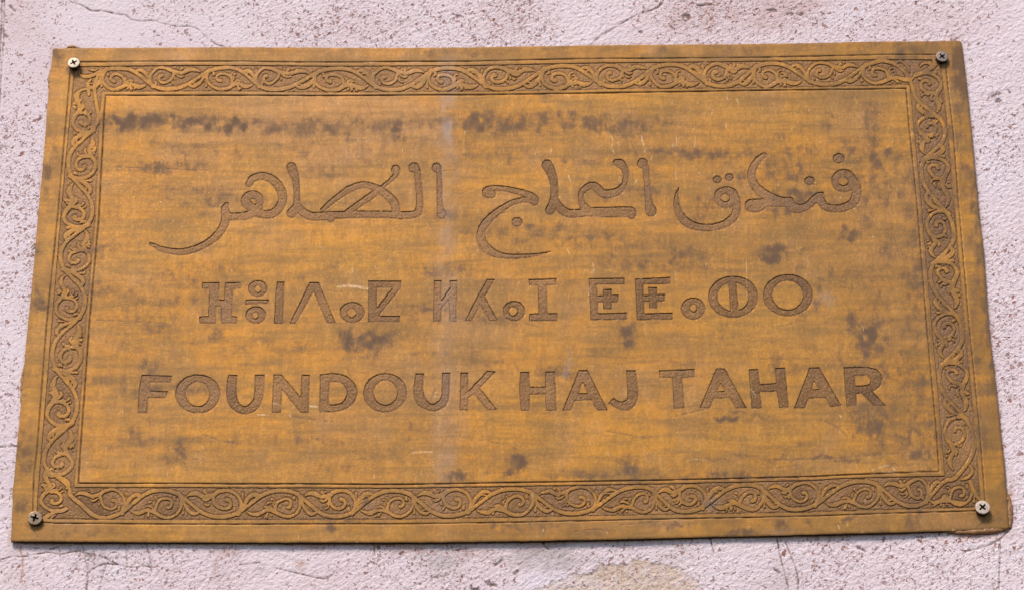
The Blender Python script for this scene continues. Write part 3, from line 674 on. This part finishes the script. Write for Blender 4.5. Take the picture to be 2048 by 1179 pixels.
pale = np.clip(blobs(PALE, 3, 16)+np.clip(fbm(U, V, 60, 135, 4)-0.15, 0, 1)*0.6, 0, 1); warm = np.clip(blobs(WARM, 6, 16), 0, 1); blue = blobs(BLUE, 9, 7)*np.clip(0.75+0.6*fbm(U, V*0.8, 22, 137, 3), 0.1, 1.1)
D_fl = np.full(U.shape, BIG, f32)
FL = [([(1222,272),(1226,284),(1223,296),(1229,308)],.8), ([(1236,286),(1238,291)],1.2), ([(1283,272),(1285,284),(1290,298),(1289,304)],.9), ([(1103,297),(1101,309)],.8), ([(1353,276),(1352,290),(1345,291)],.8), ([(1391,274),(1389,294)],.6), ([(1137,352),(1141,364)],.7), ([(1239,355),(1242,366)],.8), ([(1274,358),(1270,367)],.8),
      ([(1350,345),(1353,360)],.6), ([(1398,345),(1402,352)],.5), ([(1134,498),(1140,510)],.6), ([(1170,540),(1168,548)],.7), ([(1186,528),(1188,537)],.8), ([(1031,362),(1028,370)],.5), ([(675,573),(700,572),(735,577)],2.2), ([(545,805),(560,808)],1.4), ([(620,811),(635,813)],1.6), ([(515,828),(535,829)],.9), ([(820,906),(840,903),(866,903)],.9), ([(1180,572),(1178,590)],.9), ([(1188,540),(1184,545)],1.2),
      ([(1060,165),(1062,170)],.8), ([(1135,190),(1138,194)],.8), ([(1454,192),(1455,200)],.7), ([(1474,198),(1476,206)],.8), ([(1345,200),(1344,208)],.5), ([(365,452),(364,458)],.5), ([(321,403),(322,405)],1.), ([(1350,540),(1352,560)],.5), ([(1493,520),(1494,590)],.35), ([(1375,920),(1395,918),(1415,921)],.6), ([(1500,775),(1512,790)],.8), ([(1680,830),(1684,835)],1.0), ([(1745,940),(1775,930),(1790,941),(1765,944)],.8), ([(1676,1050),(1678,1055)],1.2)]
for p, r in FL: stroke_into(D_fl, np.array([(a, b, r) for a, b in p]), 4)
for i in range(170):
    x0 = rng.uniform(190, 1850); y0 = rng.uniform(200, 1070); l = rng.uniform(1, 9)
    stroke_into(D_fl, np.array([(x0, y0, .2), (x0+rng.normal(0, 1.5), y0+l, rng.uniform(.15, .6))]), 3)
fl = np.clip(0.8-D_fl/1.1, 0, 1)*np.clip(0.7+0.9*vnoise(U, V, 2.5, 120), 0, 1)
edge = np.clip(np.exp(Dout/9.0), 0, 1)*np.clip(0.7+fbm(U, V, 18, 130, 3), 0, 1)     # grime creeping in from the rim
edge = np.maximum(edge, np.clip(0.45+0.85*fbm(U, V, 45, 131, 4), 0, 1)*0.75*(np.minimum(Do2*0+1, 1))*(poly_sdf(np.array(IL2, f32), full) > 0))
for sx, sy in ((147, 129), (1884, 119), (69, 1040), (1966, 1020)): st = np.maximum(st, np.clip(1.15-np.hypot(U-sx, (V-sy-5)*0.75)/19, 0, 1)*np.clip(0.55+0.9*fbm(U, V, 8, 138, 3), 0, 1))
for sx, sy in ((147, 129), (1884, 119), (69, 1040), (1966, 1020)): edge = np.maximum(edge, np.clip(1.3-np.hypot(U-sx, (V-sy-3)*0.8)/20, 0, 1)*np.clip(0.8+0.8*fbm(U, V, 9, 132, 3), 0, 1))
cut_line = np.clip(np.maximum(G1, G2), 0, 1)*0.55                                    # darkens the ruled lines
lip = np.where(top & (np.abs(Ds) < 3), 0.0, 0)
A1 = np.stack([st, pale, fl, warm], -1).astype(f32).reshape(-1, 4)
dfl = np.clip((V-860)/130, 0, 1)*0.42+np.clip((U-1500)/330, 0, 1)*0.55*np.clip(1-(V-700)/900, 0.5, 1)+np.clip((260-U)/200, 0, 1)*0.35*np.clip((V-150)/200, 0, 1)
dfl = np.where(D_let < 2, 0.20+0.18*np.clip((V-400)/300, 0, 1)+0.42*np.clip((U-900)/700, 0, 1), dfl)
dfl = np.clip(dfl+fbm(U, V, 70, 133, 3)*0.35, 0, 1)
A2 = np.stack([np.clip(blue, 0, 1), edge, np.clip(np.maximum(sm_*0.55, cut_line), 0, 1), dfl], -1).astype(f32).reshape(-1, 4)

XYZ = tp(PU.ravel(), PV.ravel(), 0.0)
XYZ[:, 1] = -dep.ravel()*MM
idx = np.arange(NYg*NXg, dtype=np.int32).reshape(NYg, NXg)
Q = np.stack([idx[:-1, :-1], idx[1:, :-1], idx[1:, 1:], idx[:-1, 1:]], -1).reshape(-1, 4)
def fc(A): A = A.ravel(); return (A[Q[:, 0]]+A[Q[:, 1]]+A[Q[:, 2]]+A[Q[:, 3]])*0.25
keep = fc(Dos)+0.01*fc(Dout) < 0
Q = Q[keep]
fD = fc(Ds)+0.01*fc(D); fring = fc(ring); fo2 = fc(Do2); fi1 = fc(Di1)
near = Q[:, 0]
in_let = (fD < 0) & (fc(np.minimum(D_let, BIG)) < fc(np.minimum(D_bor, BIG)))
in_gr = (fD < 0) & ~in_let
raised = (fD >= 0) & (fring < -0.3) & (fc(np.minimum(D_orn, 50)) < 0.6)
l1i = poly_sdf(np.array(OL1, f32), full); l2i = poly_sdf(np.array(IL2, f32), full)
f_out = (~in_let) & (~in_gr) & (~raised) & (fo2 >= -1.5) & (fc(l1i) < 0) & (fo2 < 30)
f_in = (~in_let) & (~in_gr) & (~raised) & (fi1 <= 1.5) & (fc(l2i) > 0) & (fo2 < 0) & ~f_out
cls = np.zeros(len(Q), np.int32)                       # 0 plate
cls[f_out] = 1; cls[f_in] = 2; cls[in_gr] = 3
lid = ID_let.ravel(); oid = ID_orn.ravel()
cls[raised] = 1000+oid[near[raised]]
cls[raised & (oid[near] < 0)] = 3
# letter id: take the nearest known among the corners
lf = np.maximum(np.maximum(lid[Q[:, 0]], lid[Q[:, 1]]), np.maximum(lid[Q[:, 2]], lid[Q[:, 3]]))
cls[in_let] = 10+lf[in_let]
# corners of the frame: band faces beyond the fillets keep to the plate
def submesh(sel):
    q = Q[sel]; u, inv = np.unique(q, return_inverse=True)
    return XYZ[u], inv.reshape(-1, 4).astype(np.int32), {'mask': A1[u], 'mask2': A2[u]}, u

plaque = bpy.data.objects.new('brass_plaque', None); COL.objects.link(plaque)
ORI = tuple(P3(1020, 1070, 0.0)); plaque.location = ORI; plaque.empty_display_size = 0.02
tag(plaque, 'tarnished brass plaque engraved in Arabic, Tifinagh and Latin letters on pinkish plaster wall', 'plaque')
def part(name, sel, mt, parent, label=None, origin_rel=True):
    if not sel.any(): return None
    co, fq, at, u = submesh(sel)
    o = add_mesh(name, co-np.array(ORI)[None], fq, mt, None, at)
    o.parent = parent
    if label: o['label'] = label
    return o

# plate with its sawn edge
sel0 = cls == 0
co, fq, at, u = submesh(sel0)
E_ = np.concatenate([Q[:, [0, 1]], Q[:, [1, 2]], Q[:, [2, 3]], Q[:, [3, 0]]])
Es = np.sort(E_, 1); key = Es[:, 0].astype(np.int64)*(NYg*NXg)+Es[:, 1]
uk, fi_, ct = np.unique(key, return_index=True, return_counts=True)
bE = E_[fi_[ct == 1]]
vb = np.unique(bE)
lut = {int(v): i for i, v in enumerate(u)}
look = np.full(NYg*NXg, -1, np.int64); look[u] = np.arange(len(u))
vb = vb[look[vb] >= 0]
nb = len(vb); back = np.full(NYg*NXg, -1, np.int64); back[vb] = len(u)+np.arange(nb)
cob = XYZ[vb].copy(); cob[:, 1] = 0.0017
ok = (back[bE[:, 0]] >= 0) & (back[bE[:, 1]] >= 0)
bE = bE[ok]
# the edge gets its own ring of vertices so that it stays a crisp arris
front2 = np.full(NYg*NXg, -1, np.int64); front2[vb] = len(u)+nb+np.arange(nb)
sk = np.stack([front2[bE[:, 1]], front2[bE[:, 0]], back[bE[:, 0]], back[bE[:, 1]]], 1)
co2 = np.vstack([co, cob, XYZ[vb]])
a1 = np.vstack([at['mask'], A1[vb], A1[vb]]); a2 = np.vstack([at['mask2'], A2[vb], A2[vb]])
plate = add_mesh('plate', co-np.array(ORI)[None], fq, M_BRASS, None, at)
plate.parent = plaque
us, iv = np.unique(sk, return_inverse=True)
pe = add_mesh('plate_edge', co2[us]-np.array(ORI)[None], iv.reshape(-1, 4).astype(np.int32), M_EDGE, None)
pe.parent = plaque; pe['label'] = 'sawn edge of the plate, painted dark as shade'
ob = part('outer_frame_line', cls == 1, M_BRASS, plaque)
ib = part('inner_frame_line', cls == 2, M_BRASS, plaque)
border = part('ornamental_border', cls == 3, M_FLOOR, plaque, 'sunk matted brown border ground behind the scrollwork')
part('vine_stem', cls == 1000+STEM_ID, M_BRASS, border, 'long wavy stem running right round the border')
order = np.argsort(cls, kind='stable'); cs_sorted = cls[order]
vals, starts = np.unique(cs_sorted, return_index=True); ends = np.append(starts[1:], len(cs_sorted))
for v_, a_, b_ in zip(vals, starts, ends):
    sel = order[a_:b_]
    if 10 <= v_ < 1000 and len(sel) > 12:
        nm, lb = LETTERS[v_-10][:2]
        q = Q[sel]; uu, inv = np.unique(q, return_inverse=True)
        o = add_mesh(nm, XYZ[uu]-np.array(ORI)[None], inv.reshape(-1, 4).astype(np.int32), M_FLOOR, None, {'mask': A1[uu], 'mask2': A2[uu]})
        o.parent = plaque; o['label'] = lb
    elif v_ >= 1000 and v_ != 1000+STEM_ID and len(sel) > 2:
        q = Q[sel]; uu, inv = np.unique(q, return_inverse=True)
        o = add_mesh(ORN[v_-1000][0], XYZ[uu]-np.array(ORI)[None], inv.reshape(-1, 4).astype(np.int32), M_BRASS, None, {'mask': A1[uu], 'mask2': A2[uu]})
        o.parent = border

# ------------------------------------------------------------------ the wall
def grow(a, b, st0, limit, ratio=1.12):
    out = []; x = b; s = st0
    while abs(x-a) < limit: x += s*(1 if b > a else -1); s *= ratio; out.append(x)
    return out
inx = np.arange(-30, 2082, 2.0)
iny = np.arange(-24, 1206, 1.75)
WX = np.array(sorted([-30-d for d in np.cumsum(2.0*1.13**np.arange(1, 44))]+inx.tolist()+[2080+d for d in np.cumsum(2.0*1.13**np.arange(1, 44))]))
WY = np.array(sorted([-24-d for d in np.cumsum(2.0*1.13**np.arange(1, 40))]+iny.tolist()+[1204+d for d in np.cumsum(2.0*1.13**np.arange(1, 40))]))
xs, ys = WX, WY
U, V = np.meshgrid(WX.astype(f32), WY.astype(f32))
U = U+vnoise(U, V, 2.7, 205)*0.5; V = V+vnoise(U, V, 2.7, 206)*0.5
NY, NX = U.shape
wall_y = np.interp(V, [-400, 60, 300, 900, 1060, 1400], [1.9, 1.9, 2.3, 2.7, 3.2, 3.9]).astype(f32)
wall_y += np.interp(U, [-400, 60, 1800, 2100, 2600], [0.3, 0, 0, -0.1, -0.1])-np.where(U > 1650, np.clip((U-1650)/350, 0, 1)*np.clip((V-700)/300, 0, 1)*0.8, 0)
wall_y = np.maximum(wall_y, 1.85)
smoothm = np.clip(1.1-np.hypot((U-180)/420, (V-110)/140), 0, 1)+np.clip(0.7-np.abs(U-40)/130, 0, 1)*np.where(V < 1000, .8, .3)
smoothm = np.clip(smoothm*1.2, 0, 0.95)
# trowelled stucco: short slanting ridges over lumps
ang = 0.55+0.5*vnoise(U, V, 300, 210)
ca, sa_ = np.cos(ang), np.sin(ang)
Ur = U*ca-V*sa_; Vr = U*sa_+V*ca
Ur = U*0.80-V*0.60; Vr = U*0.60+V*0.80
bmp = (1-np.abs(vnoise(Ur*0.5, Vr, 3.3, 211)))*0.40+vnoise(Ur*0.6, Vr, 4.6, 212)*0.20+vnoise(U, V, 2.3, 213)*0.30+vnoise(U, V, 13, 214)*0.12+vnoise(U, V, 40, 215)*0.18
bmp = bmp*(1-0.85*smoothm)+vnoise(U, V, 120, 216)*0.5
disp = bmp*0.50*(1-0.25*np.clip((1100-U)/900, 0, 1)*(V < 200))
# hollows, cracks
def wstrokes(lst, mg=5):
    T = np.full(U.shape, BIG, f32)
    for p, r in lst:
        P = np.array([(a, b, r) for a, b in p], float)
        stroke_into(T, P, mg, n=3)
    return T
CR = [([(135,-14),(137,0),(147,9),(155,9),(170,16),(185,24),(205,24),(235,30),(252,32)],1.0), ([(252,32),(263,41)],1.5), ([(263,41),(283,44),(305,43),(322,48),(352,54),(390,57),(410,74),(432,90),(450,96)],.5),
      ([(1338,-14),(1318,15),(1290,27),(1272,33),(1250,45),(1225,60),(1205,72),(1190,82),(1180,95)],.9), ([(0,1118),(28,1111),(45,1112),(75,1106),(100,1103),(120,1107),(150,1101),(175,1106),(200,1110),(218,1119),(235,1127),(265,1133),(290,1130),(303,1135)],.6),
      ([(164,1086),(172,1125),(176,1145),(170,1200)],.8), ([(165,1110),(205,1112),(220,1119)],.5), ([(213,1126),(205,1150),(193,1200)],.45), ([(178,1142),(192,1132),(213,1126),(240,1128)],.5), ([(252,1084),(253,1110),(254,1132)],.6), ([(291,1084),(298,1110),(303,1135),(300,1150)],.6), ([(335,1155),(318,1200)],.5),
      ([(748,1086),(750,1112)],.6), ([(1553,1070),(1563,1120),(1575,1165),(1580,1200)],.9), ([(1572,1085),(1590,1130),(1597,1160),(1594,1200)],.8), ([(2000,1080),(1999,1120),(1997,1200)],.6), ([(2020,1056),(1997,1080),(1965,1094),(1930,1102)],.7),
      ([(0,893),(35,892)],.4), ([(130,1084),(115,1092),(100,1097)],.5), ([(1420,1072),(1424,1090),(1428,1104)],.8), ([(552,1134),(600,1146),(650,1156),(672,1140)],.5), ([(905,1100),(935,1095)],.9), ([(1085,1080),(1090,1090),(1097,1097)],1.0), ([(5,-10),(3,60),(-2,140)],1.0), ([(10,-10),(8,70),(3,150),(0,220)],.5),
      ([(1395,14),(1420,12),(1436,13)],.8), ([(905,30),(925,36)],.9), ([(480,1128),(520,1123)],.5), ([(860,1155),(900,1148)],.6)]
Dc = wstrokes(CR)+0.1+vnoise(U, V, 4, 220)*0.6
crm = np.clip(1.05-np.maximum(Dc, 0)/1.2, 0, 1)*(Dc < 3)*np.clip(0.75+0.6*vnoise(U, V, 9, 219), 0, 1)
disp -= crm*0.55
PIT = [([(1366,36),(1372,34),(1378,39)],3.5), ([(1372,44),(1366,42)],2), ([(1280,66),(1284,67)],2), ([(22,15),(24,18)],2.5), ([(28,22),(30,23)],2), ([(10,72),(14,74)],2.2), ([(1984,196),(2000,188)],2.5), ([(2017,184),(2019,186)],2.4), ([(1993,205),(2000,203)],3), ([(1985,1100),(1988,1102)],1), ([(1535,22),(1552,24)],2.5), ([(1575,30),(1585,30)],2), ([(1600,32),(1606,30)],2), ([(990,1130),(1000,1122),(1005,1118)],2), ([(975,1165),(992,1168)],3), ([(1028,1146),(1034,1142)],2.5), ([(945,1176),(955,1178)],3), ([(1714,1092),(1722,1096),(1730,1100)],2), ([(1548,1138),(1560,1143)],1.5)]
Dp = wstrokes(PIT, 7)+vnoise(U, V, 3, 221)*1.6
pim = np.clip(0.6-Dp/3.0, 0, 1)*(Dp < 5)
disp -= pim*0.7
# beige patch where the paint has come off in a sheet
bp = np.array([(1056,1230),(1062,1176),(1100,1162),(1150,1147),(1190,1137),(1220,1126),(1262,1118),(1290,1118),(1330,1126),(1365,1137),(1396,1158),(1402,1190),(1404,1230)], f32)
fullw = (slice(0, NY), slice(0, NX))
Db = np.full(U.shape, BIG, f32); w_ = win(1040, 1420, 1100, 1260, 10); Db[w_] = poly_sdf(bp, w_)
Db = Db+vnoise(U, V, 16, 224)*5+vnoise(U, V, 8, 222)*4+vnoise(U, V, 3.6, 223)*3
beige = np.clip(0.5-Db/3.4, 0, 1)*np.clip(0.85+0.5*fbm(U, V, 14, 226, 4), 0, 1); disp -= beige*0.28; disp += np.clip(1-np.abs(Db-2.5)/2.5, 0, 1)*0.10; dark_lip = np.clip(1-np.abs(Db+0.5)/2.2, 0, 1)*np.clip(0.4+vnoise(U, V, 9, 225), 0, 1)*0.55  # last term: broken dark line along the patch edge
disp += np.clip(1-np.abs(Db)/2.5, 0, 1)*0.0
wy = (wall_y-disp)*MM
# nothing of the plaster may poke through the plate
mgx = poly_sdf(np.array(OUT, f32), fullw) if False else None
# masks
dn = 0.34+0.42*fbm(U, V, 120, 230, 3)
def gb(cx, cy, rx, ry, a): return a*np.exp(-(((U-cx)/rx)**2+((V-cy)/ry)**2))
dn += gb(700, 55, 260, 45, .35)+gb(590, 70, 80, 40, .2)+gb(900, 50, 120, 50, .3)+gb(1050, 40, 60, 60, .4)+gb(1480, 30, 120, 40, .4)+gb(1620, 60, 60, 40, .3)+gb(1850, 30, 120, 50, .25)+gb(430, 30, 100, 40, .35)+gb(35, 320, 60, 130, .3)+gb(40, 520, 60, 120, .3)+gb(1990, 560, 70, 160, .15)+gb(1780, 1140, 200, 50, .25)+gb(2000, 300, 40, 120, .1)
dn -= gb(200, 60, 200, 50, .35)+gb(1170, 55, 120, 50, .35)+gb(60, 800, 60, 200, .12)+gb(600, 1150, 200, 50, .15)+gb(1950, 200, 60, 80, .15)
dn = np.clip(dn*0.92-0.04*np.clip((V-1060)/40, 0, 1), 0.05, 0.95)
# rust-coloured wash that has run out from under the plate
outl = np.array(OUT)
yb = np.interp(U, [21, 512, 837, 1211, 1536, 1786, 2016], [1081, 1083, 1083, 1077, 1069, 1063, 1054])
belowd = V-yb
rust = np.clip(1-belowd/(20+14*vnoise(U, V, 60, 240)), 0, 1)*(belowd > -20)*np.clip(0.7+0.6*vnoise(U, V, 70, 241), 0.25, 1)*0.95*(U > 15)*(U < 2024)
xr = np.interp(V, [82, 420, 760, 985, 1054], [1922, 1957, 1990, 2013, 2017])
rd = U-xr; rust = np.maximum(rust, np.clip(1-rd/(11+6*vnoise(U, V, 30, 242)), 0, 1)*(rd > -30)*0.42*(V > 70)*(V < 1062))
rust = np.maximum(rust, gb(1950, 1070, 70, 9, .9)); rust = np.maximum(rust, gb(2022, 1010, 7, 50, .8))
rust = np.maximum(rust, gb(455, 1100, 26, 14, .6)); rust = np.maximum(rust, gb(432, 1125, 5, 22, .75)); rust = np.maximum(rust, gb(602, 1132, 10, 12, .5)); rust = np.maximum(rust, gb(820, 1095, 60, 14, .6)); rust = np.maximum(rust, gb(950, 1100, 60, 16, .4))
xl = np.interp(V, [97, 400, 738, 1081], [105, 79, 47, 21]); ld = xl-U
rust = np.maximum(rust, np.clip(1-ld/5, 0, 1)*(ld > -20)*0.3*(V > 90)*(V < 1085))
yt = np.interp(U, [106, 930, 1250, 1600, 1922], [97, 95, 90, 86, 82]); td = yt-V
rust = np.maximum(rust, np.clip(1-td/(5+3*vnoise(U, V, 20, 243)), 0, 1)*(td > -20)*0.4*(U > 100)*(U < 1925)*np.clip(vnoise(U, V, 40, 244)+.4, 0, 1))
drip = wstrokes([([(42,1090),(41,1100),(45,1114),(45,1135),(41,1162)],1.4), ([(592,1124),(606,1124)],1.4)])
rust = np.maximum(rust, np.clip(1-drip/1.6, 0, 1)*1.0)
grey = gb(880, 1112, 40, 32, .9)+gb(820, 1098, 40, 14, .4)+gb(1085, 1105, 55, 32, .75)+gb(1130, 1120, 90, 25, .45)+gb(960, 1100, 60, 16, .35)+gb(440, 1150, 20, 20, .4)+gb(190, 1110, 40, 30, .35)+gb(1360, 1110, 60, 20, .3)+gb(1560, 1150, 60, 40, .25)+gb(520, 1140, 12, 10, .5)
grey = np.clip(grey*(1+0.6*fbm(U, V, 20, 250, 3)), 0, 0.9)
pink = gb(1440, 20, 120, 50, .8)+gb(1000, 40, 90, 40, .5)+gb(700, 60, 120, 30, .35)+gb(1850, 40, 120, 40, .4)+gb(600, 1170, 300, 40, .2)+gb(60, 100, 60, 90, .3)+gb(1560, 30, 60, 40, .9)+gb(1620, 10, 60, 20, .5)+gb(30, 30, 40, 60, .45)+gb(1330, 60, 90, 40, .35)+gb(30, 1150, 40, 40, .3)
pink = np.clip(pink*(1+0.5*fbm(U, V, 25, 251, 3)), 0, 1)
white = gb(232, 1140, 22, 18, .6)+gb(1085, 1160, 60, 18, .6)+gb(235, 1105, 20, 12, .4)+gb(2000, 330, 50, 90, .4)+gb(1700, 30, 60, 20, .3)+gb(1960, 100, 40, 20, .2)
A1w = np.stack([dn*(1-0.4*beige), rust, grey, beige], -1).reshape(-1, 4)
A2w = np.stack([np.clip(np.maximum(np.maximum(crm*1.0, dark_lip), pim*0.85), 0, 1), pink, smoothm, np.clip(white, 0, 1)], -1).reshape(-1, 4)
Wc = tp(U.ravel(), V.ravel(), 0.003); Wc[:, 1] = wy.ravel()
idx = np.arange(NY*NX, dtype=np.int32).reshape(NY, NX)
Qw = np.stack([idx[:-1, :-1], idx[1:, :-1], idx[1:, 1:], idx[:-1, 1:]], -1).reshape(-1, 4)
cu = U.ravel()[Qw[:, 0]]; cv = V.ravel()[Qw[:, 0]]
hid = (cv > 140) & (cv < 1020) & (cu > np.interp(cv, [97, 1081], [140, 60])) & (cu < np.interp(cv, [82, 1054], [1885, 1975]))
Qv = Qw[~hid]; uu, inv = np.unique(Qv, return_inverse=True)
wall = add_mesh('wall', Wc[uu], inv.reshape(-1, 4).astype(np.int32), M_WALL, None, {'mask': A1w[uu], 'mask2': A2w[uu]})
tag(wall, kind='structure')
# coarse continuation of the plaster under the plate
g = [(100,125),(1905,115),(1995,1040),(40,1050)]
pp = np.array([P3(a, b, 0.0075) for a, b in g])
bk = add_mesh('wall_behind_plaque', pp, np.array([[0, 3, 2, 1]], np.int32), M_WALL, wall, {'mask': np.tile([.3, 0, 0, 0], (4, 1)), 'mask2': np.zeros((4, 4))}, smooth=False)

# ------------------------------------------------------------------ screws
def make_screw(u, v, rad, stand, mface, label, tilt=(0, 0), rot=0.0, sideh=0.0025):
    c = P3(u, v, -stand)
    root = bpy.data.objects.new('screw', None); COL.objects.link(root); root.empty_display_size = 0.004
    root.location = (c[0], 0.0, c[2])
    root.rotation_euler = (tilt[0], 0, tilt[1])
    tag(root, label, 'screw', 'screws at the corners of the plaque')
    # head: polar grid with a pressed cross
    NR, NA = 30, 120
    rr = np.concatenate([np.linspace(0, 0.93, NR), [0.975, 1.0]])*rad; aa = np.linspace(0, 2*math.pi, NA, endpoint=False)
    Rg, Ag = np.meshgrid(rr, aa, indexing='ij')
    X = Rg*np.cos(Ag); Zz = Rg*np.sin(Ag)
    ur = X*math.cos(rot)+Zz*math.sin(rot); vr = -X*math.sin(rot)+Zz*math.cos(rot)
    # four flared wings
    arm = np.minimum(np.maximum(np.abs(ur)-rad*0.56, np.abs(vr)-rad*(0.115+0.05*np.abs(ur)/rad)), np.maximum(np.abs(vr)-rad*0.56, np.abs(ur)-rad*(0.115+0.05*np.abs(vr)/rad)))
    core = np.hypot(X, Zz)-rad*0.26
    sd_ = np.minimum(arm, core)+vnoise(X*1e5, Zz*1e5, 25, 300+int(u))*rad*0.035
    inside = np.clip(-sd_/(rad*0.05), 0, 1)
    depth = inside*np.clip(1.15-Rg/rad*1.3, 0.25, 1)*0.0017
    dome = 0.00022*(1-(Rg/rad)**2)+np.where(Rg > rad*0.94, -(Rg/rad-0.94)/0.06*0.00018, 0)
    Y = -(stand+dome)+depth+vnoise(X*1e5, Zz*1e5, 60, 310)*0.00004
    co = np.stack([X, Y, Zz], -1).reshape(-1, 3)
    ii = np.arange(len(rr)*NA).reshape(len(rr), NA); i2 = np.roll(ii, -1, 1)
    F = np.stack([ii[:-1], i2[:-1], i2[1:], ii[1:]], -1).reshape(-1, 4)
    fin = inside.ravel()[F].mean(1) > 0.3
    def sub(sel, nm, mt, par):
        q = F[sel]; u_, iv = np.unique(q, return_inverse=True)
        return add_mesh(nm, co[u_], iv.reshape(-1, 4).astype(np.int32), mt, par)
    face = sub(~fin, 'screw_head', mface, root)
    sub(fin, 'cross_recess', M_RECESS, face)
    # rim, cone and shank
    prof = [(rad, -(stand-0.00018)), (rad*1.01, -(stand-0.0004)), (rad*0.98, -(stand-sideh)), (rad*0.72, -(stand-sideh)+0.0010), (rad*0.46, -(stand-sideh)+0.0030), (rad*0.46, 0.012)]
    pr, py = np.array(prof).T
    a2_ = np.linspace(0, 2*math.pi, 48, endpoint=False)
    Rr, Aa = np.meshgrid(pr, a2_, indexing='ij'); Yy = np.repeat(py[:, None], 48, 1)
    co_ = np.stack([Rr*np.cos(Aa), Yy, Rr*np.sin(Aa)], -1).reshape(-1, 3)
    ii = np.arange(len(pr)*48).reshape(len(pr), 48); i2 = np.roll(ii, -1, 1)
    F_ = np.stack([ii[:-1], i2[:-1], i2[1:], ii[1:]], -1).reshape(-1, 4)
    add_mesh('rim', co_, F_[:48*2].astype(np.int32), M_SCREWSIDE, root)
    add_mesh('shank', co_, F_[48*2:].astype(np.int32), M_SCREWSIDE, root)
    return root
make_screw(147.2, 125.8, 0.00400, 0.0040, M_PAINTSCREW, 'cream painted cross-head screw at the upper left corner of the plaque', (R(-3), 0), R(28))
make_screw(1884, 113, 0.00400, 0.0031, M_GREYSCREW, 'dull grey-brown cross-head screw at the upper right corner of the plaque', (0, R(3)), R(38))
make_screw(69, 1034, 0.00435, 0.0029, M_BRASSSCREW, 'yellowed metal cross-head screw at the lower left corner beside pink plaster smear', (R(4), R(4)), R(-15))
make_screw(1965.8, 1013.5, 0.00440, 0.0036, M_WHITESCREW, 'chipped white painted cross-head screw at the lower right corner of the plaque', (R(-2), R(-2)), R(42))

# ------------------------------------------------------------------ glue that has squeezed out round the plate
def lump(name, label, pts, mt, seed, y0=0.0012, flat=0.6, rough=0.35):
    """pts: (u, v, radius in survey units); a knobbly strip lying against the wall at the plate's edge"""
    P = catmull(np.array(pts, float), 8)
    C = tp(P[:, 0], P[:, 1], y0); rad = P[:, 2]*0.000313
    n = len(P); K = 20; co = []
    T = np.gradient(C, axis=0); T /= np.linalg.norm(T, axis=1)[:, None]+1e-9
    Nn = np.cross(T, [0, -1, 0]); Nn /= np.linalg.norm(Nn, axis=1)[:, None]+1e-9
    r = np.random.default_rng(seed)
    for i in range(n):
        for k in range(K):
            a = 2*math.pi*k/K
            nz = 1+rough*float(vnoise(np.array([i*3.1+k*0.0]), np.array([math.cos(a)*6+math.sin(a)*9]), 4.0, seed)[()][0] if True else 0)
            nz += rough*0.6*float(vnoise(np.array([i*5.3]), np.array([math.cos(a)*11-math.sin(a)*7]), 3.0, seed+1)[0])
            co.append(C[i]+rad[i]*nz*(Nn[i]*math.cos(a)+np.array([0, -1, 0])*math.sin(a)*flat))
    co = np.array(co+[C[0], C[-1]])
    F = []
    for i in range(n-1):
        for k in range(K):
            a, b = i*K+k, i*K+(k+1) % K
            F.append([a, b, b+K, a+K])
    for k in range(K): F.append([n*K, (k+1) % K, k]); F.append([n*K+1, (n-1)*K+k, (n-1)*K+(k+1) % K])
    org = C[n//2]
    o = add_mesh(name, co, F, mt, None, origin=org)
    tag(o, label, 'glue')
    return o
lump('glue_residue', 'brown glue lump poking above the top edge over the cream screw', [(131,98,1),(138,94.5,3.2),(146,94,4.2),(154,96,2.4),(164,97.5,1.0)], M_GLUE2, 401, 0.0016)
lump('glue_residue', 'crumbly brown glue strip on the left edge just below the upper left screw', [(102,138,1),(101,150,3.2),(99,160,4),(101,172,3.6),(101.5,184,2.4),(99,198,1.4)], M_GLUE2, 402, 0.0016, 0.5, 0.6)
lump('glue_residue', 'shiny amber glue bead under the lower right corner of the plaque', [(1892,1062.5,1.5),(1915,1063,4.2),(1950,1062,5.8),(1985,1060,6.0),(2008,1056.5,4.8),(2018,1052,3)], M_GLUE, 403, 0.0016, 0.7, 0.25)
lump('glue_residue', 'amber glue flap standing out right of the lower right screw', [(2009,978,1.6),(2015,992,4.0),(2018,1010,5.4),(2020,1030,5.2),(2020,1046,3.6),(2019,1054,2)], M_GLUE, 404, 0.0016, 0.45, 0.4)
lump('glue_residue', 'small amber glue knob under the bottom edge, left of the long bead', [(1901,1059.5,1.2),(1907,1060,3.0),(1913,1060.5,1.4)], M_GLUE, 405, 0.0008, 0.9, 0.2)
lump('glue_residue', 'thin ochre glue crust halfway down the left edge beside the dark patch', [(47.5,735,1),(45.5,748,2.2),(44,765,3.0),(43.2,782,2.4),(42,805,1.0)], M_GLUE2, 406, 0.0016, 0.5, 0.6)
lump('glue_residue', 'thin brown glue thread sticking out of the left edge', [(73.5,485,1.3),(69,489,1.5),(65,492,1.2),(61,497,.6)], M_GLUE2, 407, 0.0014, 0.7, 0.3)
lump('glue_residue', 'narrow brown glue crust low on the left edge above the yellowed screw', [(28.5,965,.8),(27.5,975,1.8),(26.5,985,1.6),(26,998,.8)], M_GLUE2, 408, 0.0016, 0.5, 0.5)
